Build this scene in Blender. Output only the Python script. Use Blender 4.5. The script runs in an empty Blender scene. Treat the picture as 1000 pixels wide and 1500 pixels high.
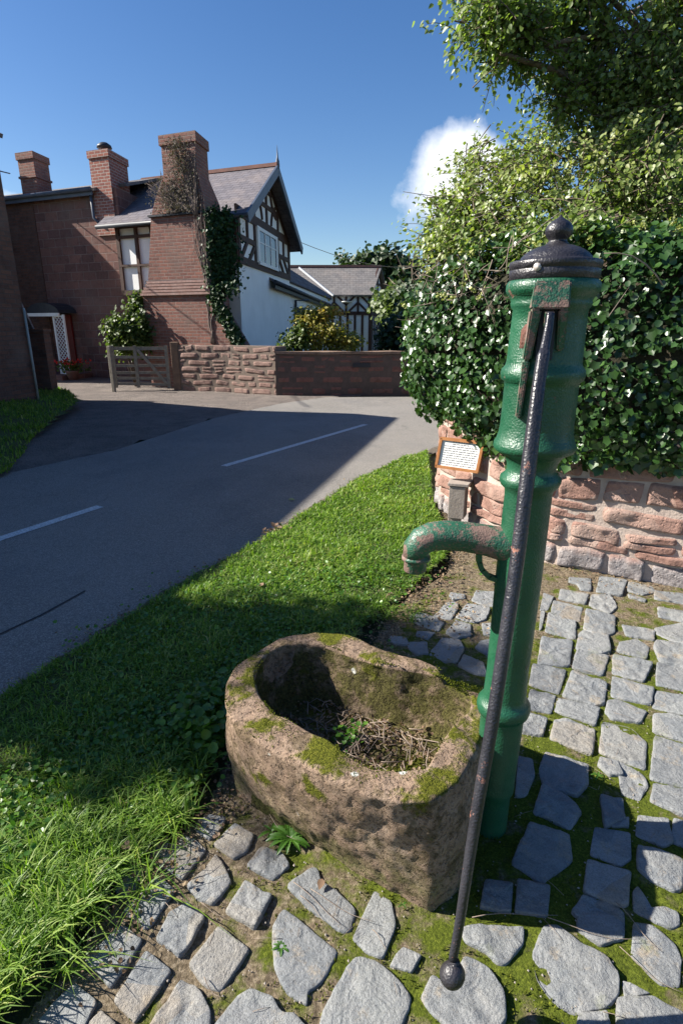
import bpy, bmesh, math, random
import numpy as np
from mathutils import Vector, Matrix, noise as mnoise
from math import radians as R, sin, cos, pi, tan, atan, hypot, sqrt
random.seed(7); rng = np.random.default_rng(11)
S = bpy.context.scene; COL = S.collection
# ---------------------------------------------------------------- camera
F = 830.; PITCH = atan(270/F); CH = 1.6
cd = bpy.data.cameras.new('camera'); cam = bpy.data.objects.new('camera', cd); COL.objects.link(cam)
cam.location = (0, 0, CH); cam.rotation_euler = (pi/2-PITCH, 0, 0)
cd.sensor_fit = 'VERTICAL'; cd.sensor_height = 36; cd.lens = 36*F/1500; cd.clip_start = .02; cd.clip_end = 2000
S.camera = cam
# ---------------------------------------------------------------- light
SUN_EL = R(34.5); SUN_SLOPE = -.11           # travel direction of light in plan: (1, SUN_SLOPE)
L = Vector((1, SUN_SLOPE, 0)).normalized()*cos(SUN_EL); L.z = -sin(SUN_EL)
sd = bpy.data.lights.new('sun', 'SUN'); sd.energy = 5.0; sd.angle = R(.53); sd.color = (1, .94, .85)
sun = bpy.data.objects.new('sun', sd); COL.objects.link(sun); sun.rotation_euler = L.to_track_quat('-Z', 'Y').to_euler()
W = bpy.data.worlds.new('World'); S.world = W; W.use_nodes = True
wt = W.node_tree; wt.nodes.clear()
def wn(t, **k):
    n = wt.nodes.new(t)
    for a, b in k.items(): setattr(n, a, b)
    return n
sky = wn('ShaderNodeTexSky', sky_type='NISHITA', sun_disc=False, sun_elevation=SUN_EL, sun_rotation=R(-90), air_density=1.0, dust_density=.5, ozone_density=1.8)
bg = wn('ShaderNodeBackground'); bg.inputs[1].default_value = .062
wo = wn('ShaderNodeOutputWorld'); tc = wn('ShaderNodeTexCoord')
hs = wn('ShaderNodeHueSaturation'); hs.inputs['Saturation'].default_value = 1.3; hs.inputs['Hue'].default_value = .509
wt.links.new(sky.outputs[0], hs.inputs['Color'])
def mathn(op, a, b=None, clamp=False):
    n = wn('ShaderNodeMath', operation=op, use_clamp=clamp)
    for i, v in enumerate((a, b)):
        if v is None: continue
        if isinstance(v, (int, float)): n.inputs[i].default_value = v
        else: wt.links.new(v, n.inputs[i])
    return n.outputs[0]
def cloud_mask(d, rx, rz, seed, amp):
    """soft cumulus around a direction of the sky dome (d = unit vector)"""
    d = Vector(d).normalized(); side = Vector((d.y, -d.x, 0)).normalized(); up = side.cross(d)
    def dot(v):
        n = wn('ShaderNodeVectorMath', operation='DOT_PRODUCT'); wt.links.new(tc.outputs['Generated'], n.inputs[0]); n.inputs[1].default_value = v
        return n.outputs['Value']
    x = mathn('DIVIDE', dot(side), rx); z = mathn('DIVIDE', dot(up), rz)
    r = mathn('SQRT', mathn('ADD', mathn('MULTIPLY', x, x), mathn('MULTIPLY', z, z)))
    nz = wn('ShaderNodeTexNoise'); nz.inputs['Scale'].default_value = 11+seed; nz.inputs['Detail'].default_value = 9; nz.inputs['Roughness'].default_value = .56
    wt.links.new(tc.outputs['Generated'], nz.inputs['Vector'])
    v = mathn('ADD', mathn('SUBTRACT', 1.0, r), mathn('MULTIPLY', mathn('SUBTRACT', nz.outputs[0], .5), amp))
    m = mathn('MULTIPLY', v, 1.7, True)
    fr = mathn('GREATER_THAN', dot(d), 0.0)
    return mathn('MULTIPLY', m, fr)
def raydir(u, v):
    x = (u-500)/F; y = (750-v)/F
    return Vector((x, cos(PITCH)+y*sin(PITCH), -sin(PITCH)+y*cos(PITCH)))
def at(u, v, z=0.):
    r = raydir(u, v); t = (z-CH)/r.z; return Vector((r.x*t, r.y*t, z))
def aty(u, v, Y):
    r = raydir(u, v); t = Y/r.y; return Vector((r.x*t, Y, CH+r.z*t))
cm = cloud_mask(raydir(668, 266), .105, .072, 0, 1.9)
cm2 = cloud_mask(raydir(30, 312), .12, .03, 3, 1.2)
cma = mathn('MAXIMUM', cm, cm2)
mixc = wn('ShaderNodeMix', data_type='RGBA'); wt.links.new(cma, mixc.inputs[0]); wt.links.new(hs.outputs[0], mixc.inputs[6]); mixc.inputs[7].default_value = (8.2, 8.4, 8.8, 1)
wt.links.new(mixc.outputs[2], bg.inputs[0]); wt.links.new(bg.outputs[0], wo.inputs[0])
S.view_settings.view_transform = 'Standard'; S.view_settings.look = 'None'; S.view_settings.gamma = 1; S.view_settings.exposure = 1.3
S.cycles.max_bounces = 6; S.cycles.diffuse_bounces = 2; S.cycles.transparent_max_bounces = 4
# ---------------------------------------------------------------- helpers
def tag(o, label=None, cat=None, group=None, kind=None):
    if label: o['label'] = label
    if cat: o['category'] = cat
    if group: o['group'] = group
    if kind: o['kind'] = kind
    return o
def empty(name, loc, label, cat, group=None):
    o = bpy.data.objects.new(name, None); COL.objects.link(o); o.location = loc; o.empty_display_size = .1
    return tag(o, label, cat, group)
def link(name, me, mat, parent=None):
    o = bpy.data.objects.new(name, me); COL.objects.link(o)
    for m in (mat if isinstance(mat, (list, tuple)) else [mat]): me.materials.append(m)
    if parent:
        o.parent = parent
        p = parent; off = Vector((0, 0, 0))
        while p: off += p.location; p = p.parent
        o.matrix_parent_inverse = Matrix.Translation(-off) if parent.type == 'EMPTY' else Matrix.Identity(4)
    return o
class MB:
    """collects faces in world metres; uv = metres on each face's own plane"""
    def __init__(s): s.v = []; s.f = []; s.sm = []; s.mi = []
    def add(s, vs, fs, smooth=False, mi=0):
        o = len(s.v); s.v += [tuple(p) for p in vs]
        for f in fs: s.f.append([i+o for i in f]); s.sm.append(smooth); s.mi.append(mi)
    def prism(s, poly, z0, z1, mi=0):
        n = len(poly); z0 = [z0]*n if not isinstance(z0, (list, tuple)) else z0; z1 = [z1]*n if not isinstance(z1, (list, tuple)) else z1
        a = sum(poly[i][0]*poly[(i+1) % n][1]-poly[(i+1) % n][0]*poly[i][1] for i in range(n))
        if a < 0: poly = poly[::-1]; z0 = z0[::-1]; z1 = z1[::-1]
        vs = [(p[0], p[1], z0[i]) for i, p in enumerate(poly)]+[(p[0], p[1], z1[i]) for i, p in enumerate(poly)]
        s.add(vs, [list(range(n))[::-1], list(range(n, 2*n))]+[[i, (i+1) % n, n+(i+1) % n, n+i] for i in range(n)], mi=mi)
    def slab(s, quad, th, mi=0):
        q = [Vector(p) for p in quad]; nrm = (q[1]-q[0]).cross(q[2]-q[0]).normalized()
        if nrm.z < 0: q = q[::-1]; nrm = -nrm
        n = len(q); vs = [p-nrm*th for p in q]+q
        s.add(vs, [list(range(n))[::-1], list(range(n, 2*n))]+[[i, (i+1) % n, n+(i+1) % n, n+i] for i in range(n)], mi=mi)
    def bar(s, p, q, w, d, up=(0, 0, 1), mi=0):
        """rectangular bar from p to q, width w across (in plane normal to 'up'... ), depth d along up"""
        p = Vector(p); q = Vector(q); t = (q-p).normalized(); u = Vector(up); u = (u-t*u.dot(t)).normalized(); c = t.cross(u)
        vs = []
        for e in (p, q):
            for a, b in ((-1, -1), (1, -1), (1, 1), (-1, 1)): vs.append(e+c*a*w/2+u*b*d/2)
        s.add(vs, [[0, 1, 2, 3], [7, 6, 5, 4], [0, 4, 5, 1], [1, 5, 6, 2], [2, 6, 7, 3], [3, 7, 4, 0]], mi=mi)
    def tube(s, pts, rad, n=8, mi=0, caps=True):
        pts = [Vector(p) for p in pts]; rad = rad if isinstance(rad, (list, tuple)) else [rad]*len(pts)
        vs = []; ref = None
        for i, p in enumerate(pts):
            t = (pts[min(i+1, len(pts)-1)]-pts[max(i-1, 0)]).normalized()
            if ref is None: ref = Vector((0, 0, 1)) if abs(t.z) < .9 else Vector((1, 0, 0))
            x = (ref-t*ref.dot(t)).normalized(); ref = x; y = t.cross(x)
            for k in range(n): a = 2*pi*k/n; vs.append(p+(x*cos(a)+y*sin(a))*rad[i])
        m = len(pts); fs = [[i*n+k, i*n+(k+1) % n, (i+1)*n+(k+1) % n, (i+1)*n+k] for i in range(m-1) for k in range(n)]
        if caps: fs += [list(range(n))[::-1], list(range((m-1)*n, m*n))]
        s.add(vs, fs, True, mi)
    def lathe(s, base, prof, n=32, mi=0, axis=None):
        """prof: list of (z, r) from bottom to top, axis = lean vector per metre"""
        vs = []; ax = Vector(axis) if axis else Vector((0, 0, 1))
        for z, r in prof:
            c = Vector(base)+ax*z
            for k in range(n): a = 2*pi*k/n; vs.append(c+Vector((cos(a)*r, sin(a)*r, 0)))
        m = len(prof); s.add(vs, [[i*n+k, i*n+(k+1) % n, (i+1)*n+(k+1) % n, (i+1)*n+k] for i in range(m-1) for k in range(n)]+[list(range(n))[::-1], list(range((m-1)*n, m*n))], True, mi)
    def build(s, name, mat, parent=None, uv=True, bevel=0):
        me = bpy.data.meshes.new(name); me.from_pydata(s.v, [], s.f); me.update()
        me.polygons.foreach_set('use_smooth', s.sm)
        me.polygons.foreach_set('material_index', s.mi)
        if uv:
            ul = me.uv_layers.new(name='uv').data
            for p in me.polygons:
                n = p.normal
                if abs(n.z) > .97: t = Vector((1, 0, 0)); b = Vector((0, 1, 0))
                else: t = Vector((0, 0, 1)).cross(n).normalized(); b = n.cross(t)
                for li in p.loop_indices:
                    c = me.vertices[me.loops[li].vertex_index].co; ul[li].uv = (c.dot(t), c.dot(b))
        o = link(name, me, mat, parent)
        if bevel:
            m = o.modifiers.new('bevel', 'BEVEL'); m.width = bevel; m.segments = 2; m.limit_method = 'ANGLE'
        return o
# ---------------------------------------------------------------- materials
class NT:
    def __init__(s, name):
        s.m = bpy.data.materials.new(name); s.m.use_nodes = True; s.t = s.m.node_tree; s.t.nodes.clear()
        s.out = s.n('ShaderNodeOutputMaterial'); s.b = s.n('ShaderNodeBsdfPrincipled'); s.t.links.new(s.b.outputs[0], s.out.inputs[0])
        s.c = s.n('ShaderNodeTexCoord')
    def n(s, t, **k):
        x = s.t.nodes.new(t)
        for a, b in k.items(): setattr(x, a, b)
        return x
    def l(s, a, b): s.t.links.new(a, b)
    def noise(s, sc, det=5, ro=.55, co='Object', dist=0):
        x = s.n('ShaderNodeTexNoise'); x.inputs['Scale'].default_value = sc; x.inputs['Detail'].default_value = det; x.inputs['Roughness'].default_value = ro; x.inputs['Distortion'].default_value = dist
        s.l(s.c.outputs[co], x.inputs['Vector']); return x.outputs[0]
    def vor(s, sc, feat='F1', co='Object', out='Distance', rand=1):
        x = s.n('ShaderNodeTexVoronoi', feature=feat); x.inputs['Scale'].default_value = sc; x.inputs['Randomness'].default_value = rand
        s.l(s.c.outputs[co], x.inputs['Vector']); return x.outputs[out]
    def ramp(s, fac, stops, interp='LINEAR'):
        x = s.n('ShaderNodeValToRGB'); x.color_ramp.interpolation = interp; e = x.color_ramp.elements
        while len(e) < len(stops): e.new(.5)
        for i, (p, c) in enumerate(stops):
            e[i].position = p
            e[i].color = (c, c, c, 1) if isinstance(c, (int, float)) else (*c, 1)
        s.l(fac, x.inputs[0]); return x.outputs[0]
    def mix(s, fac, a, b, bt='MIX'):
        x = s.n('ShaderNodeMix', data_type='RGBA', blend_type=bt)
        for i, v in ((0, fac), (6, a), (7, b)):
            if isinstance(v, (int, float)): x.inputs[i].default_value = v if i == 0 else (v, v, v, 1)
            elif isinstance(v, tuple): x.inputs[i].default_value = (*v, 1)
            else: s.l(v, x.inputs[i])
        return x.outputs[2]
    def math(s, op, a, b=0., clamp=False):
        x = s.n('ShaderNodeMath', operation=op, use_clamp=clamp)
        for i, v in enumerate((a, b)):
            if isinstance(v, (int, float)): x.inputs[i].default_value = v
            else: s.l(v, x.inputs[i])
        return x.outputs[0]
    def col(s, c):
        if isinstance(c, tuple): s.b.inputs['Base Color'].default_value = (*c, 1)
        else: s.l(c, s.b.inputs['Base Color'])
    def rough(s, r):
        if isinstance(r, (int, float)): s.b.inputs['Roughness'].default_value = r
        else: s.l(r, s.b.inputs['Roughness'])
    def bump(s, h, dist=.01, st=1., prev=None):
        x = s.n('ShaderNodeBump'); x.inputs['Strength'].default_value = st; x.inputs['Distance'].default_value = dist
        s.l(h, x.inputs['Height'])
        if prev: s.l(prev, x.inputs['Normal'])
        s.l(x.outputs[0], s.b.inputs['Normal']); return x.outputs[0]
def simple(name, c1, c2, sc=8, rough=.8, bd=.004, bs=60, metal=0):
    t = NT(name); n = t.noise(sc, 6, .6); t.col(t.ramp(n, [(.3, c1), (.7, c2)])); t.rough(rough)
    t.bump(t.noise(bs, 4, .6), bd, .8); t.b.inputs['Metallic'].default_value = metal
    t.b.inputs['Specular IOR Level'].default_value = .35
    return t.m
def brick_mat(name, c1, c2, mortar, bw, bh, ms, bump=.01, dark=(.05, .03, .03), noise_amt=.5, offs=.5):
    t = NT(name); uv = t.c.outputs['UV']
    wob = t.n('ShaderNodeTexNoise'); wob.inputs['Scale'].default_value = 1.7; wob.inputs['Detail'].default_value = 3; t.l(uv, wob.inputs['Vector'])
    add = t.n('ShaderNodeMix', data_type='VECTOR'); add.inputs[0].default_value = .02*min(1, bw*3); t.l(uv, add.inputs[4]); t.l(wob.outputs['Color'], add.inputs[5])
    b = t.n('ShaderNodeTexBrick'); t.l(add.outputs[1], b.inputs['Vector']); b.offset = offs
    b.inputs['Scale'].default_value = 1; b.inputs['Brick Width'].default_value = bw; b.inputs['Row Height'].default_value = bh
    b.inputs['Mortar Size'].default_value = ms; b.inputs['Mortar Smooth'].default_value = .3; b.inputs['Bias'].default_value = -.1
    b.inputs['Color1'].default_value = (*c1, 1); b.inputs['Color2'].default_value = (*c2, 1); b.inputs['Mortar'].default_value = (*mortar, 1)
    n = t.noise(1.4, 7, .65, 'UV'); d = t.ramp(n, [(.35, 0.), (.75, noise_amt)])
    c = t.mix(d, b.outputs['Color'], dark)
    n2 = t.noise(14, 5, .7, 'UV'); c = t.mix(t.ramp(n2, [(.45, 0.), (.8, .45)]), c, tuple(min(1, x*1.7) for x in c2)); c = t.mix(t.ramp(t.noise(5, 7, .8, 'UV'), [(.5, 0.), (.66, .6*noise_amt+.15)]), c, tuple(x*.45 for x in c2)); c = t.mix(t.ramp(t.noise(.7, 6, .7, 'UV'), [(.5, 0.), (.7, .3)]), c, (.30, .24, .20))
    t.col(c); t.rough(.9); t.b.inputs['Specular IOR Level'].default_value = .2
    h = t.math('SUBTRACT', t.math('MULTIPLY', t.noise(40, 5, .7, 'UV'), .5), b.outputs['Fac']); t.bump(h, bump, 1)
    return t.m
M = {}
M['brick'] = brick_mat('old_brick', (.30, .135, .10), (.19, .09, .075), (.27, .21, .18), .24, .08, .012, .008, noise_amt=.6)
M['brick_pale'] = brick_mat('pale_joint_brick', (.32, .12, .085), (.22, .085, .07), (.42, .36, .32), .22, .082, .011, .008, noise_amt=.25)
M['brick_dark'] = brick_mat('dark_brick', (.16, .08, .055), (.09, .052, .042), (.10, .08, .07), .235, .08, .009, .008, noise_amt=.6)
M['ashlar'] = brick_mat('red_sandstone_blocks', (.23, .115, .09), (.13, .07, .062), (.26, .19, .165), .5, .25, .014, .014, noise_amt=.6)
M['slate'] = brick_mat('roof_slate', (.15, .14, .155), (.10, .095, .11), (.035, .033, .04), .3, .2, .008, .012, dark=(.2, .17, .17), noise_amt=.4)
M['old_slate'] = brick_mat('weathered_roof_slate', (.17, .16, .155), (.12, .115, .115), (.06, .05, .05), .35, .26, .008, .012, dark=(.24, .22, .20), noise_amt=.5)
M['white'] = simple('white_render', (.86, .86, .84), (.76, .76, .74), 1.5, .8, .003, 30)
M['white_paint'] = simple('white_paint', (.8, .8, .78), (.7, .7, .68), 6, .5, .001, 40)
M['timber'] = simple('dark_timber', (.035, .018, .013), (.075, .035, .025), 5, .7, .004, 30)
M['black'] = simple('black_paint', (.015, .018, .025), (.03, .035, .045), 5, .5, .001, 40)
M['lead'] = simple('blue_grey_lead', (.05, .07, .1), (.09, .11, .15), 3, .5, .002, 20)
M['glass'] = simple('window_glass', (.03, .05, .09), (.05, .08, .13), .6, .05, .0002, 3)
M['red_door'] = simple('dark_red_paint', (.16, .012, .012), (.1, .01, .01), 4, .4, .001, 40)
M['grey_wood'] = simple('weathered_grey_wood', (.17, .15, .12), (.27, .245, .2), 12, .85, .004, 40)
M['post_wood'] = simple('brown_post_wood', (.22, .14, .09), (.13, .085, .06), 6, .85, .004, 30)
M['bark'] = simple('brown_bark', (.09, .065, .045), (.15, .12, .09), 20, .9, .01, 40)
M['dead'] = simple('dead_stems', (.30, .24, .19), (.16, .125, .10), 25, .9, .002, 60)
M['deadvine'] = simple('dead_vine', (.20, .155, .135), (.085, .065, .055), 5, .95, .004, 30)
M['terracotta'] = simple('ridge_tile', (.25, .12, .09), (.16, .09, .075), 4, .85, .003, 30)
def leafmat(name, cols, rough=.4, trans=.35, spec=.5):
    t = NT(name); a = t.n('ShaderNodeAttribute', attribute_name='rnd'); c = t.ramp(a.outputs['Fac'], [(i/max(1, len(cols)-1), k) for i, k in enumerate(cols)])
    t.col(c); t.rough(rough); t.b.inputs['Specular IOR Level'].default_value = spec
    tr = t.n('ShaderNodeBsdfTranslucent'); lc = t.mix(1., c, (1.5, 1.7, .6), 'MULTIPLY'); t.l(lc, tr.inputs[0])
    ms = t.n('ShaderNodeMixShader'); ms.inputs[0].default_value = trans; t.l(t.b.outputs[0], ms.inputs[1]); t.l(tr.outputs[0], ms.inputs[2]); t.l(ms.outputs[0], t.out.inputs[0])
    return t.m
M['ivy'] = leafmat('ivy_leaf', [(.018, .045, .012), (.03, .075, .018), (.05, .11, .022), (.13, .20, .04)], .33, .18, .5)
M['birch'] = leafmat('small_tree_leaf', [(.06, .095, .022), (.125, .18, .04), (.20, .26, .07), (.34, .35, .14)], .42, .40, .55)
M['birch_dark'] = leafmat('overhead_leaf', [(.07, .105, .03), (.12, .175, .045), (.18, .24, .07), (.25, .29, .11)], .40, .45, .6)
M['grass'] = leafmat('grass_blade', [(.05, .11, .012), (.10, .19, .02), (.17, .28, .035), (.27, .36, .07), (.44, .40, .18)], .5, .4, .4)
M['weed'] = leafmat('weed_leaf', [(.04, .11, .015), (.07, .17, .02), (.12, .24, .03)], .4, .35, .5)
M['yellow_leaf'] = leafmat('shrub_leaf', [(.07, .11, .02), (.16, .18, .03), (.28, .24, .04), (.3, .14, .03)], .5, .35, .4)
M['dark_leaf'] = leafmat('dark_tree_leaf', [(.012, .03, .01), (.025, .05, .014), (.05, .09, .02)], .5, .2, .4)
M['mid_leaf'] = leafmat('mid_green_leaf', [(.04, .07, .02), (.08, .12, .03), (.14, .18, .04)], .5, .3, .4)
M['litter'] = leafmat('dry_leaf', [(.10, .06, .04), (.19, .12, .075), (.30, .22, .13), (.14, .09, .065)], .7, .15, .3)
M['bloom'] = leafmat('ivy_flower', [(.26, .30, .09), (.42, .42, .18)], .7, .2, .3)
M['red_flower'] = leafmat('red_flower', [(.5, .02, .02), (.7, .05, .04)], .6, .2, .3)
# ---------------------------------------------------------------- leaf clouds
SH = {'ivy': ([(0, 0), (.42, -.12), (.50, .22), (.66, .50), (.34, .72), (0, 1.08)], .12),
      'ovate': ([(0, 0), (.34, .22), (.38, .5), (.2, .82), (0, 1.1)], .08),
      'round': ([(0, 0), (.42, .15), (.55, .55), (.3, .95), (0, 1.05)], .1),
      'long': ([(0, 0), (.16, .25), (.2, .6), (.12, 1.0), (0, 1.3)], .05)}
def leaves(name, P, N, size, shape, mat, parent=None, droop=.35, jit=.6, rndv=None, tdir=None):
    """P,N: (n,3) arrays of leaf positions and facing directions; each leaf = two folded halves"""
    P = np.asarray(P, float); N = np.asarray(N, float); n = len(P)
    N = N+rng.normal(0, jit, (n, 3)); N /= np.linalg.norm(N, axis=1, keepdims=True)+1e-9
    T = rng.normal(0, .6, (n, 3)); T[:, 2] -= droop*2
    if tdir is not None: T = T*.5+tdir
    T -= N*np.sum(T*N, 1, keepdims=True); T /= np.linalg.norm(T, axis=1, keepdims=True)+1e-9
    B = np.cross(N, T); out, fold = SH[shape]
    right = out; k = len(out); sz = size*(rng.uniform(.6, 1.25, n))[:, None]
    lst = []
    for (x, y) in right: lst.append(P+(T*y+B*x*1.0+N*(fold*abs(x)*2-.10*y*y))*sz)
    for (x, y) in right[1:-1]: lst.append(P+(T*y-B*x+N*(fold*abs(x)*2-.10*y*y))*sz)
    V = np.stack(lst, 1); m = V.shape[1]                       # n,m,3
    f1 = list(range(k)); f2 = [0]+[k+i for i in range(k-2)]+[k-1]; f2 = f2[::-1]
    idx = np.array(f1+f2); loops = (np.arange(n)[:, None]*m+idx[None]).ravel()
    me = bpy.data.meshes.new(name); me.vertices.add(n*m); me.vertices.foreach_set('co', V.reshape(-1))
    me.loops.add(len(loops)); me.loops.foreach_set('vertex_index', loops.astype(np.int32))
    me.polygons.add(2*n); me.polygons.foreach_set('loop_start', (np.arange(2*n)*k).astype(np.int32)); me.polygons.foreach_set('loop_total', np.full(2*n, k, np.int32))
    me.update(calc_edges=True)
    r = rng.uniform(0, 1, n) if rndv is None else np.clip(rndv+rng.normal(0, .12, n), 0, 1)
    a = me.attributes.new('rnd', 'FLOAT', 'POINT'); a.data.foreach_set('value', np.repeat(r, m).astype(np.float32))
    return link(name, me, mat, parent)
def grass_mesh(name, P, H, mat, lean=.5, width=.0035, parent=None, rv=None):
    """P (n,3) roots, H (n,) lengths; curved tapering blades of two quads and a tip"""
    n = len(P); az = rng.uniform(0, 2*pi, n); ln = np.abs(rng.normal(lean, lean*.5, n))
    D = np.stack([np.cos(az), np.sin(az), np.zeros(n)], 1); Wd = np.stack([-np.sin(az), np.cos(az), np.zeros(n)], 1)*(width*rng.uniform(.6, 1.5, n))[:, None]
    lst = []
    for t, w in ((0, 1), (.4, .9), (.75, .6)):
        c = P+D*(ln*t*t*1.0*H)[:, None]; c[:, 2] += H*t*(1-.35*ln*t)
        lst += [c-Wd*w, c+Wd*w]
    c = P+D*(ln*1.0*H)[:, None]; c[:, 2] += H*(1-.45*ln); lst.append(c)
    V = np.stack(lst, 1)
    q = np.array([0, 1, 3, 2, 2, 3, 5, 4]); tr = np.array([4, 5, 6]); idx = np.concatenate([q, tr]); loops = (np.arange(n)[:, None]*7+idx[None]).ravel()
    me = bpy.data.meshes.new(name); me.vertices.add(n*7); me.vertices.foreach_set('co', V.reshape(-1))
    me.loops.add(len(loops)); me.loops.foreach_set('vertex_index', loops.astype(np.int32))
    st = (np.arange(n)[:, None]*11+np.array([0, 4, 8])[None]).ravel(); tot = np.tile([4, 4, 3], n)
    me.polygons.add(3*n); me.polygons.foreach_set('loop_start', st.astype(np.int32)); me.polygons.foreach_set('loop_total', tot.astype(np.int32)); me.update(calc_edges=True)
    r = rng.beta(2, 3, n) if rv is None else rv
    a = me.attributes.new('rnd', 'FLOAT', 'POINT'); a.data.foreach_set('value', np.repeat(r, 7).astype(np.float32))
    return link(name, me, mat, parent)
def inpoly(pts, poly):
    x, y = pts[:, 0], pts[:, 1]; c = np.zeros(len(pts), bool); n = len(poly)
    for i in range(n):
        x1, y1 = poly[i]; x2, y2 = poly[(i+1) % n]
        cond = ((y1 > y) != (y2 > y)); xs = (x2-x1)*(y-y1)/((y2-y1) if y2 != y1 else 1e-9)+x1
        c ^= cond & (x < xs)
    return c
def scatter(poly, n):
    p = np.array(poly); lo = p.min(0); hi = p.max(0); out = []
    got = 0
    while got < n:
        q = rng.uniform(lo, hi, (n*2, 2)); q = q[inpoly(q, poly)]; out.append(q); got += len(q)
    return np.concatenate(out)[:n]
def fbm(p, o=4): return mnoise.fractal(Vector(p), 1.0, 2.0, o)
# ================================================================ SETTING
def bank_h(x, y):     # raised grass bank by the near brick building
    d = math.exp(-((x+7.2)/1.9)**2)*math.exp(-((y-10.2)/4.2)**2)
    return .38*d
def sheet(name, x0, x1, y0, y1, nx, ny, hf, mat, z=0., kind='structure'):
    xs = np.linspace(x0, x1, nx); ys = np.linspace(y0, y1, ny)
    vs = [(x, y, z+(hf(x, y) if hf else 0)) for y in ys for x in xs]
    fs = [(j*nx+i, j*nx+i+1, (j+1)*nx+i+1, (j+1)*nx+i) for j in range(ny-1) for i in range(nx-1)]
    me = bpy.data.meshes.new(name); me.from_pydata(vs, [], fs); me.polygons.foreach_set('use_smooth', [True]*len(fs)); me.update()
    o = link(name, me, mat); return tag(o, kind=kind)
t = NT('ground_soil_and_turf'); c = t.ramp(t.noise(.8, 7, .6), [(.3, (.035, .05, .015)), (.7, (.07, .075, .03))]); t.col(t.mix(t.ramp(t.noise(30, 6, .7), [(.4, 0.), (.8, .5)]), c, (.10, .075, .05))); t.rough(1.); t.bump(t.noise(40, 5, .7), .01); M['ground'] = t.m
sheet('ground', -260, 260, -60, 460, 60, 60, None, M['ground'], -.03)
# road : asphalt
t = NT('asphalt'); n = t.noise(.7, 6, .6); c = t.ramp(n, [(.3, (.135, .125, .11)), (.7, (.20, .187, .168))])
sp = t.vor(170, out='Color'); sg = t.n('ShaderNodeSeparateColor'); t.l(sp, sg.inputs[0])
c = t.mix(t.math('POWER', sg.outputs[0], 2.), c, (.38, .35, .31)); c = t.mix(t.ramp(t.noise(260, 2, .5), [(.5, 0.), (.75, .6)]), c, (.04, .04, .04))
c = t.mix(t.ramp(t.noise(.35, 6, .7, dist=.5), [(.5, 0.), (.62, .35)]), c, (.10, .10, .105)); c = t.mix(t.ramp(t.noise(5, 7, .75), [(.6, 0.), (.72, .4)]), c, (.09, .085, .08))
ck = t.n('ShaderNodeTexVoronoi', feature='DISTANCE_TO_EDGE'); ck.inputs['Scale'].default_value = .9; wb = t.n('ShaderNodeTexNoise'); wb.inputs['Scale'].default_value = 3; wb.inputs['Detail'].default_value = 6; t.l(t.c.outputs['Object'], wb.inputs['Vector'])
vm = t.n('ShaderNodeMix', data_type='VECTOR'); vm.inputs[0].default_value = .25; t.l(t.c.outputs['Object'], vm.inputs[4]); t.l(wb.outputs['Color'], vm.inputs[5]); t.l(vm.outputs[1], ck.inputs['Vector'])
ckm = t.math('MULTIPLY', t.ramp(ck.outputs['Distance'], [(.002, .45), (.006, 0.)]), t.ramp(t.noise(.6, 3, .5), [(.55, 0.), (.62, 1.)])); c = t.mix(ckm, c, (.03, .03, .03))
t.col(c); t.rough(.85); t.bump(t.vor(170), .005, 1.); M['asphalt'] = t.m
def strip_poly(name, pts, z, mat, kind='structure'):
    mb = MB(); mb.add([(x, y, z) for x, y in pts], [list(range(len(pts)))]); o = mb.build(name, mat); 
    if o.data.polygons[0].normal.z < 0: o.data.flip_normals()
    return tag(o, kind=kind)
verge_edge = [(-3.6, -4), (-2.75, -1.5), (-2.05, .6), (-1.78, 1.45), (-1.52, 2.15), (-1.2, 2.95), (-.95, 3.5), (-.62, 4.1), (-.2, 5.1), (.2, 6.0), (.62, 6.75), (1.15, 7.5), (1.9, 8.5), (3.2, 10), (6, 12.6), (14, 18), (60, 44)]
far_edge = [(60, 52), (16, 25.5), (8, 18.2), (4, 14.9), (2, 14.0), (-.4, 13.9), (-1.35, 12.7), (-2.35, 10.6), (-3.1, 7.7), (-4.0, 6.1), (-5.3, 3.2), (-6.6, -1), (-7.6, -4)]
road_poly = verge_edge+far_edge
road = strip_poly('road', road_poly, 0., M['asphalt'])
# gravelly side track in front of the gate
t = NT('gravel_track'); n = t.noise(1.1, 7, .65); c = t.ramp(n, [(.3, (.13, .10, .085)), (.7, (.24, .195, .165))]); c = t.mix(t.ramp(t.noise(2.6, 8, .78), [(.46, 0.), (.62, .8)]), c, (.07, .055, .048))
sp = t.vor(90, out='Color'); sg = t.n('ShaderNodeSeparateColor'); t.l(sp, sg.inputs[0]); c = t.mix(t.math('MULTIPLY', sg.outputs[0], .45), c, (.36, .32, .28)); t.col(c); t.rough(.95); t.bump(t.math('ADD', t.vor(38), t.noise(9, 7, .8)), .05, 1.); M['track'] = t.m
track_poly = [(-.4, 13.95), (-1.35, 12.7), (-2.35, 10.6), (-3.1, 7.7), (-4.0, 6.1), (-4.9, 5.2), (-5.4, 8), (-6.2, 11.5), (-7.3, 14), (-14, 17), (-15, 24), (-6.8, 19.6), (-3.9, 15.8), (-1.5, 14.7), (1.2, 14.6)]
track = sheet('gravel_track', -15, 1.4, 5, 24, 90, 90, lambda x, y: .02*fbm((x*.8, y*.8, 0)), M['track'], -.012)
bm = bmesh.new(); bm.from_mesh(track.data)
dead_ = [f for f in bm.faces if not inpoly(np.array([[f.calc_center_median().x, f.calc_center_median().y]]), track_poly)[0]]
bmesh.ops.delete(bm, geom=dead_, context='FACES'); bm.to_mesh(track.data); bm.free()
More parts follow.
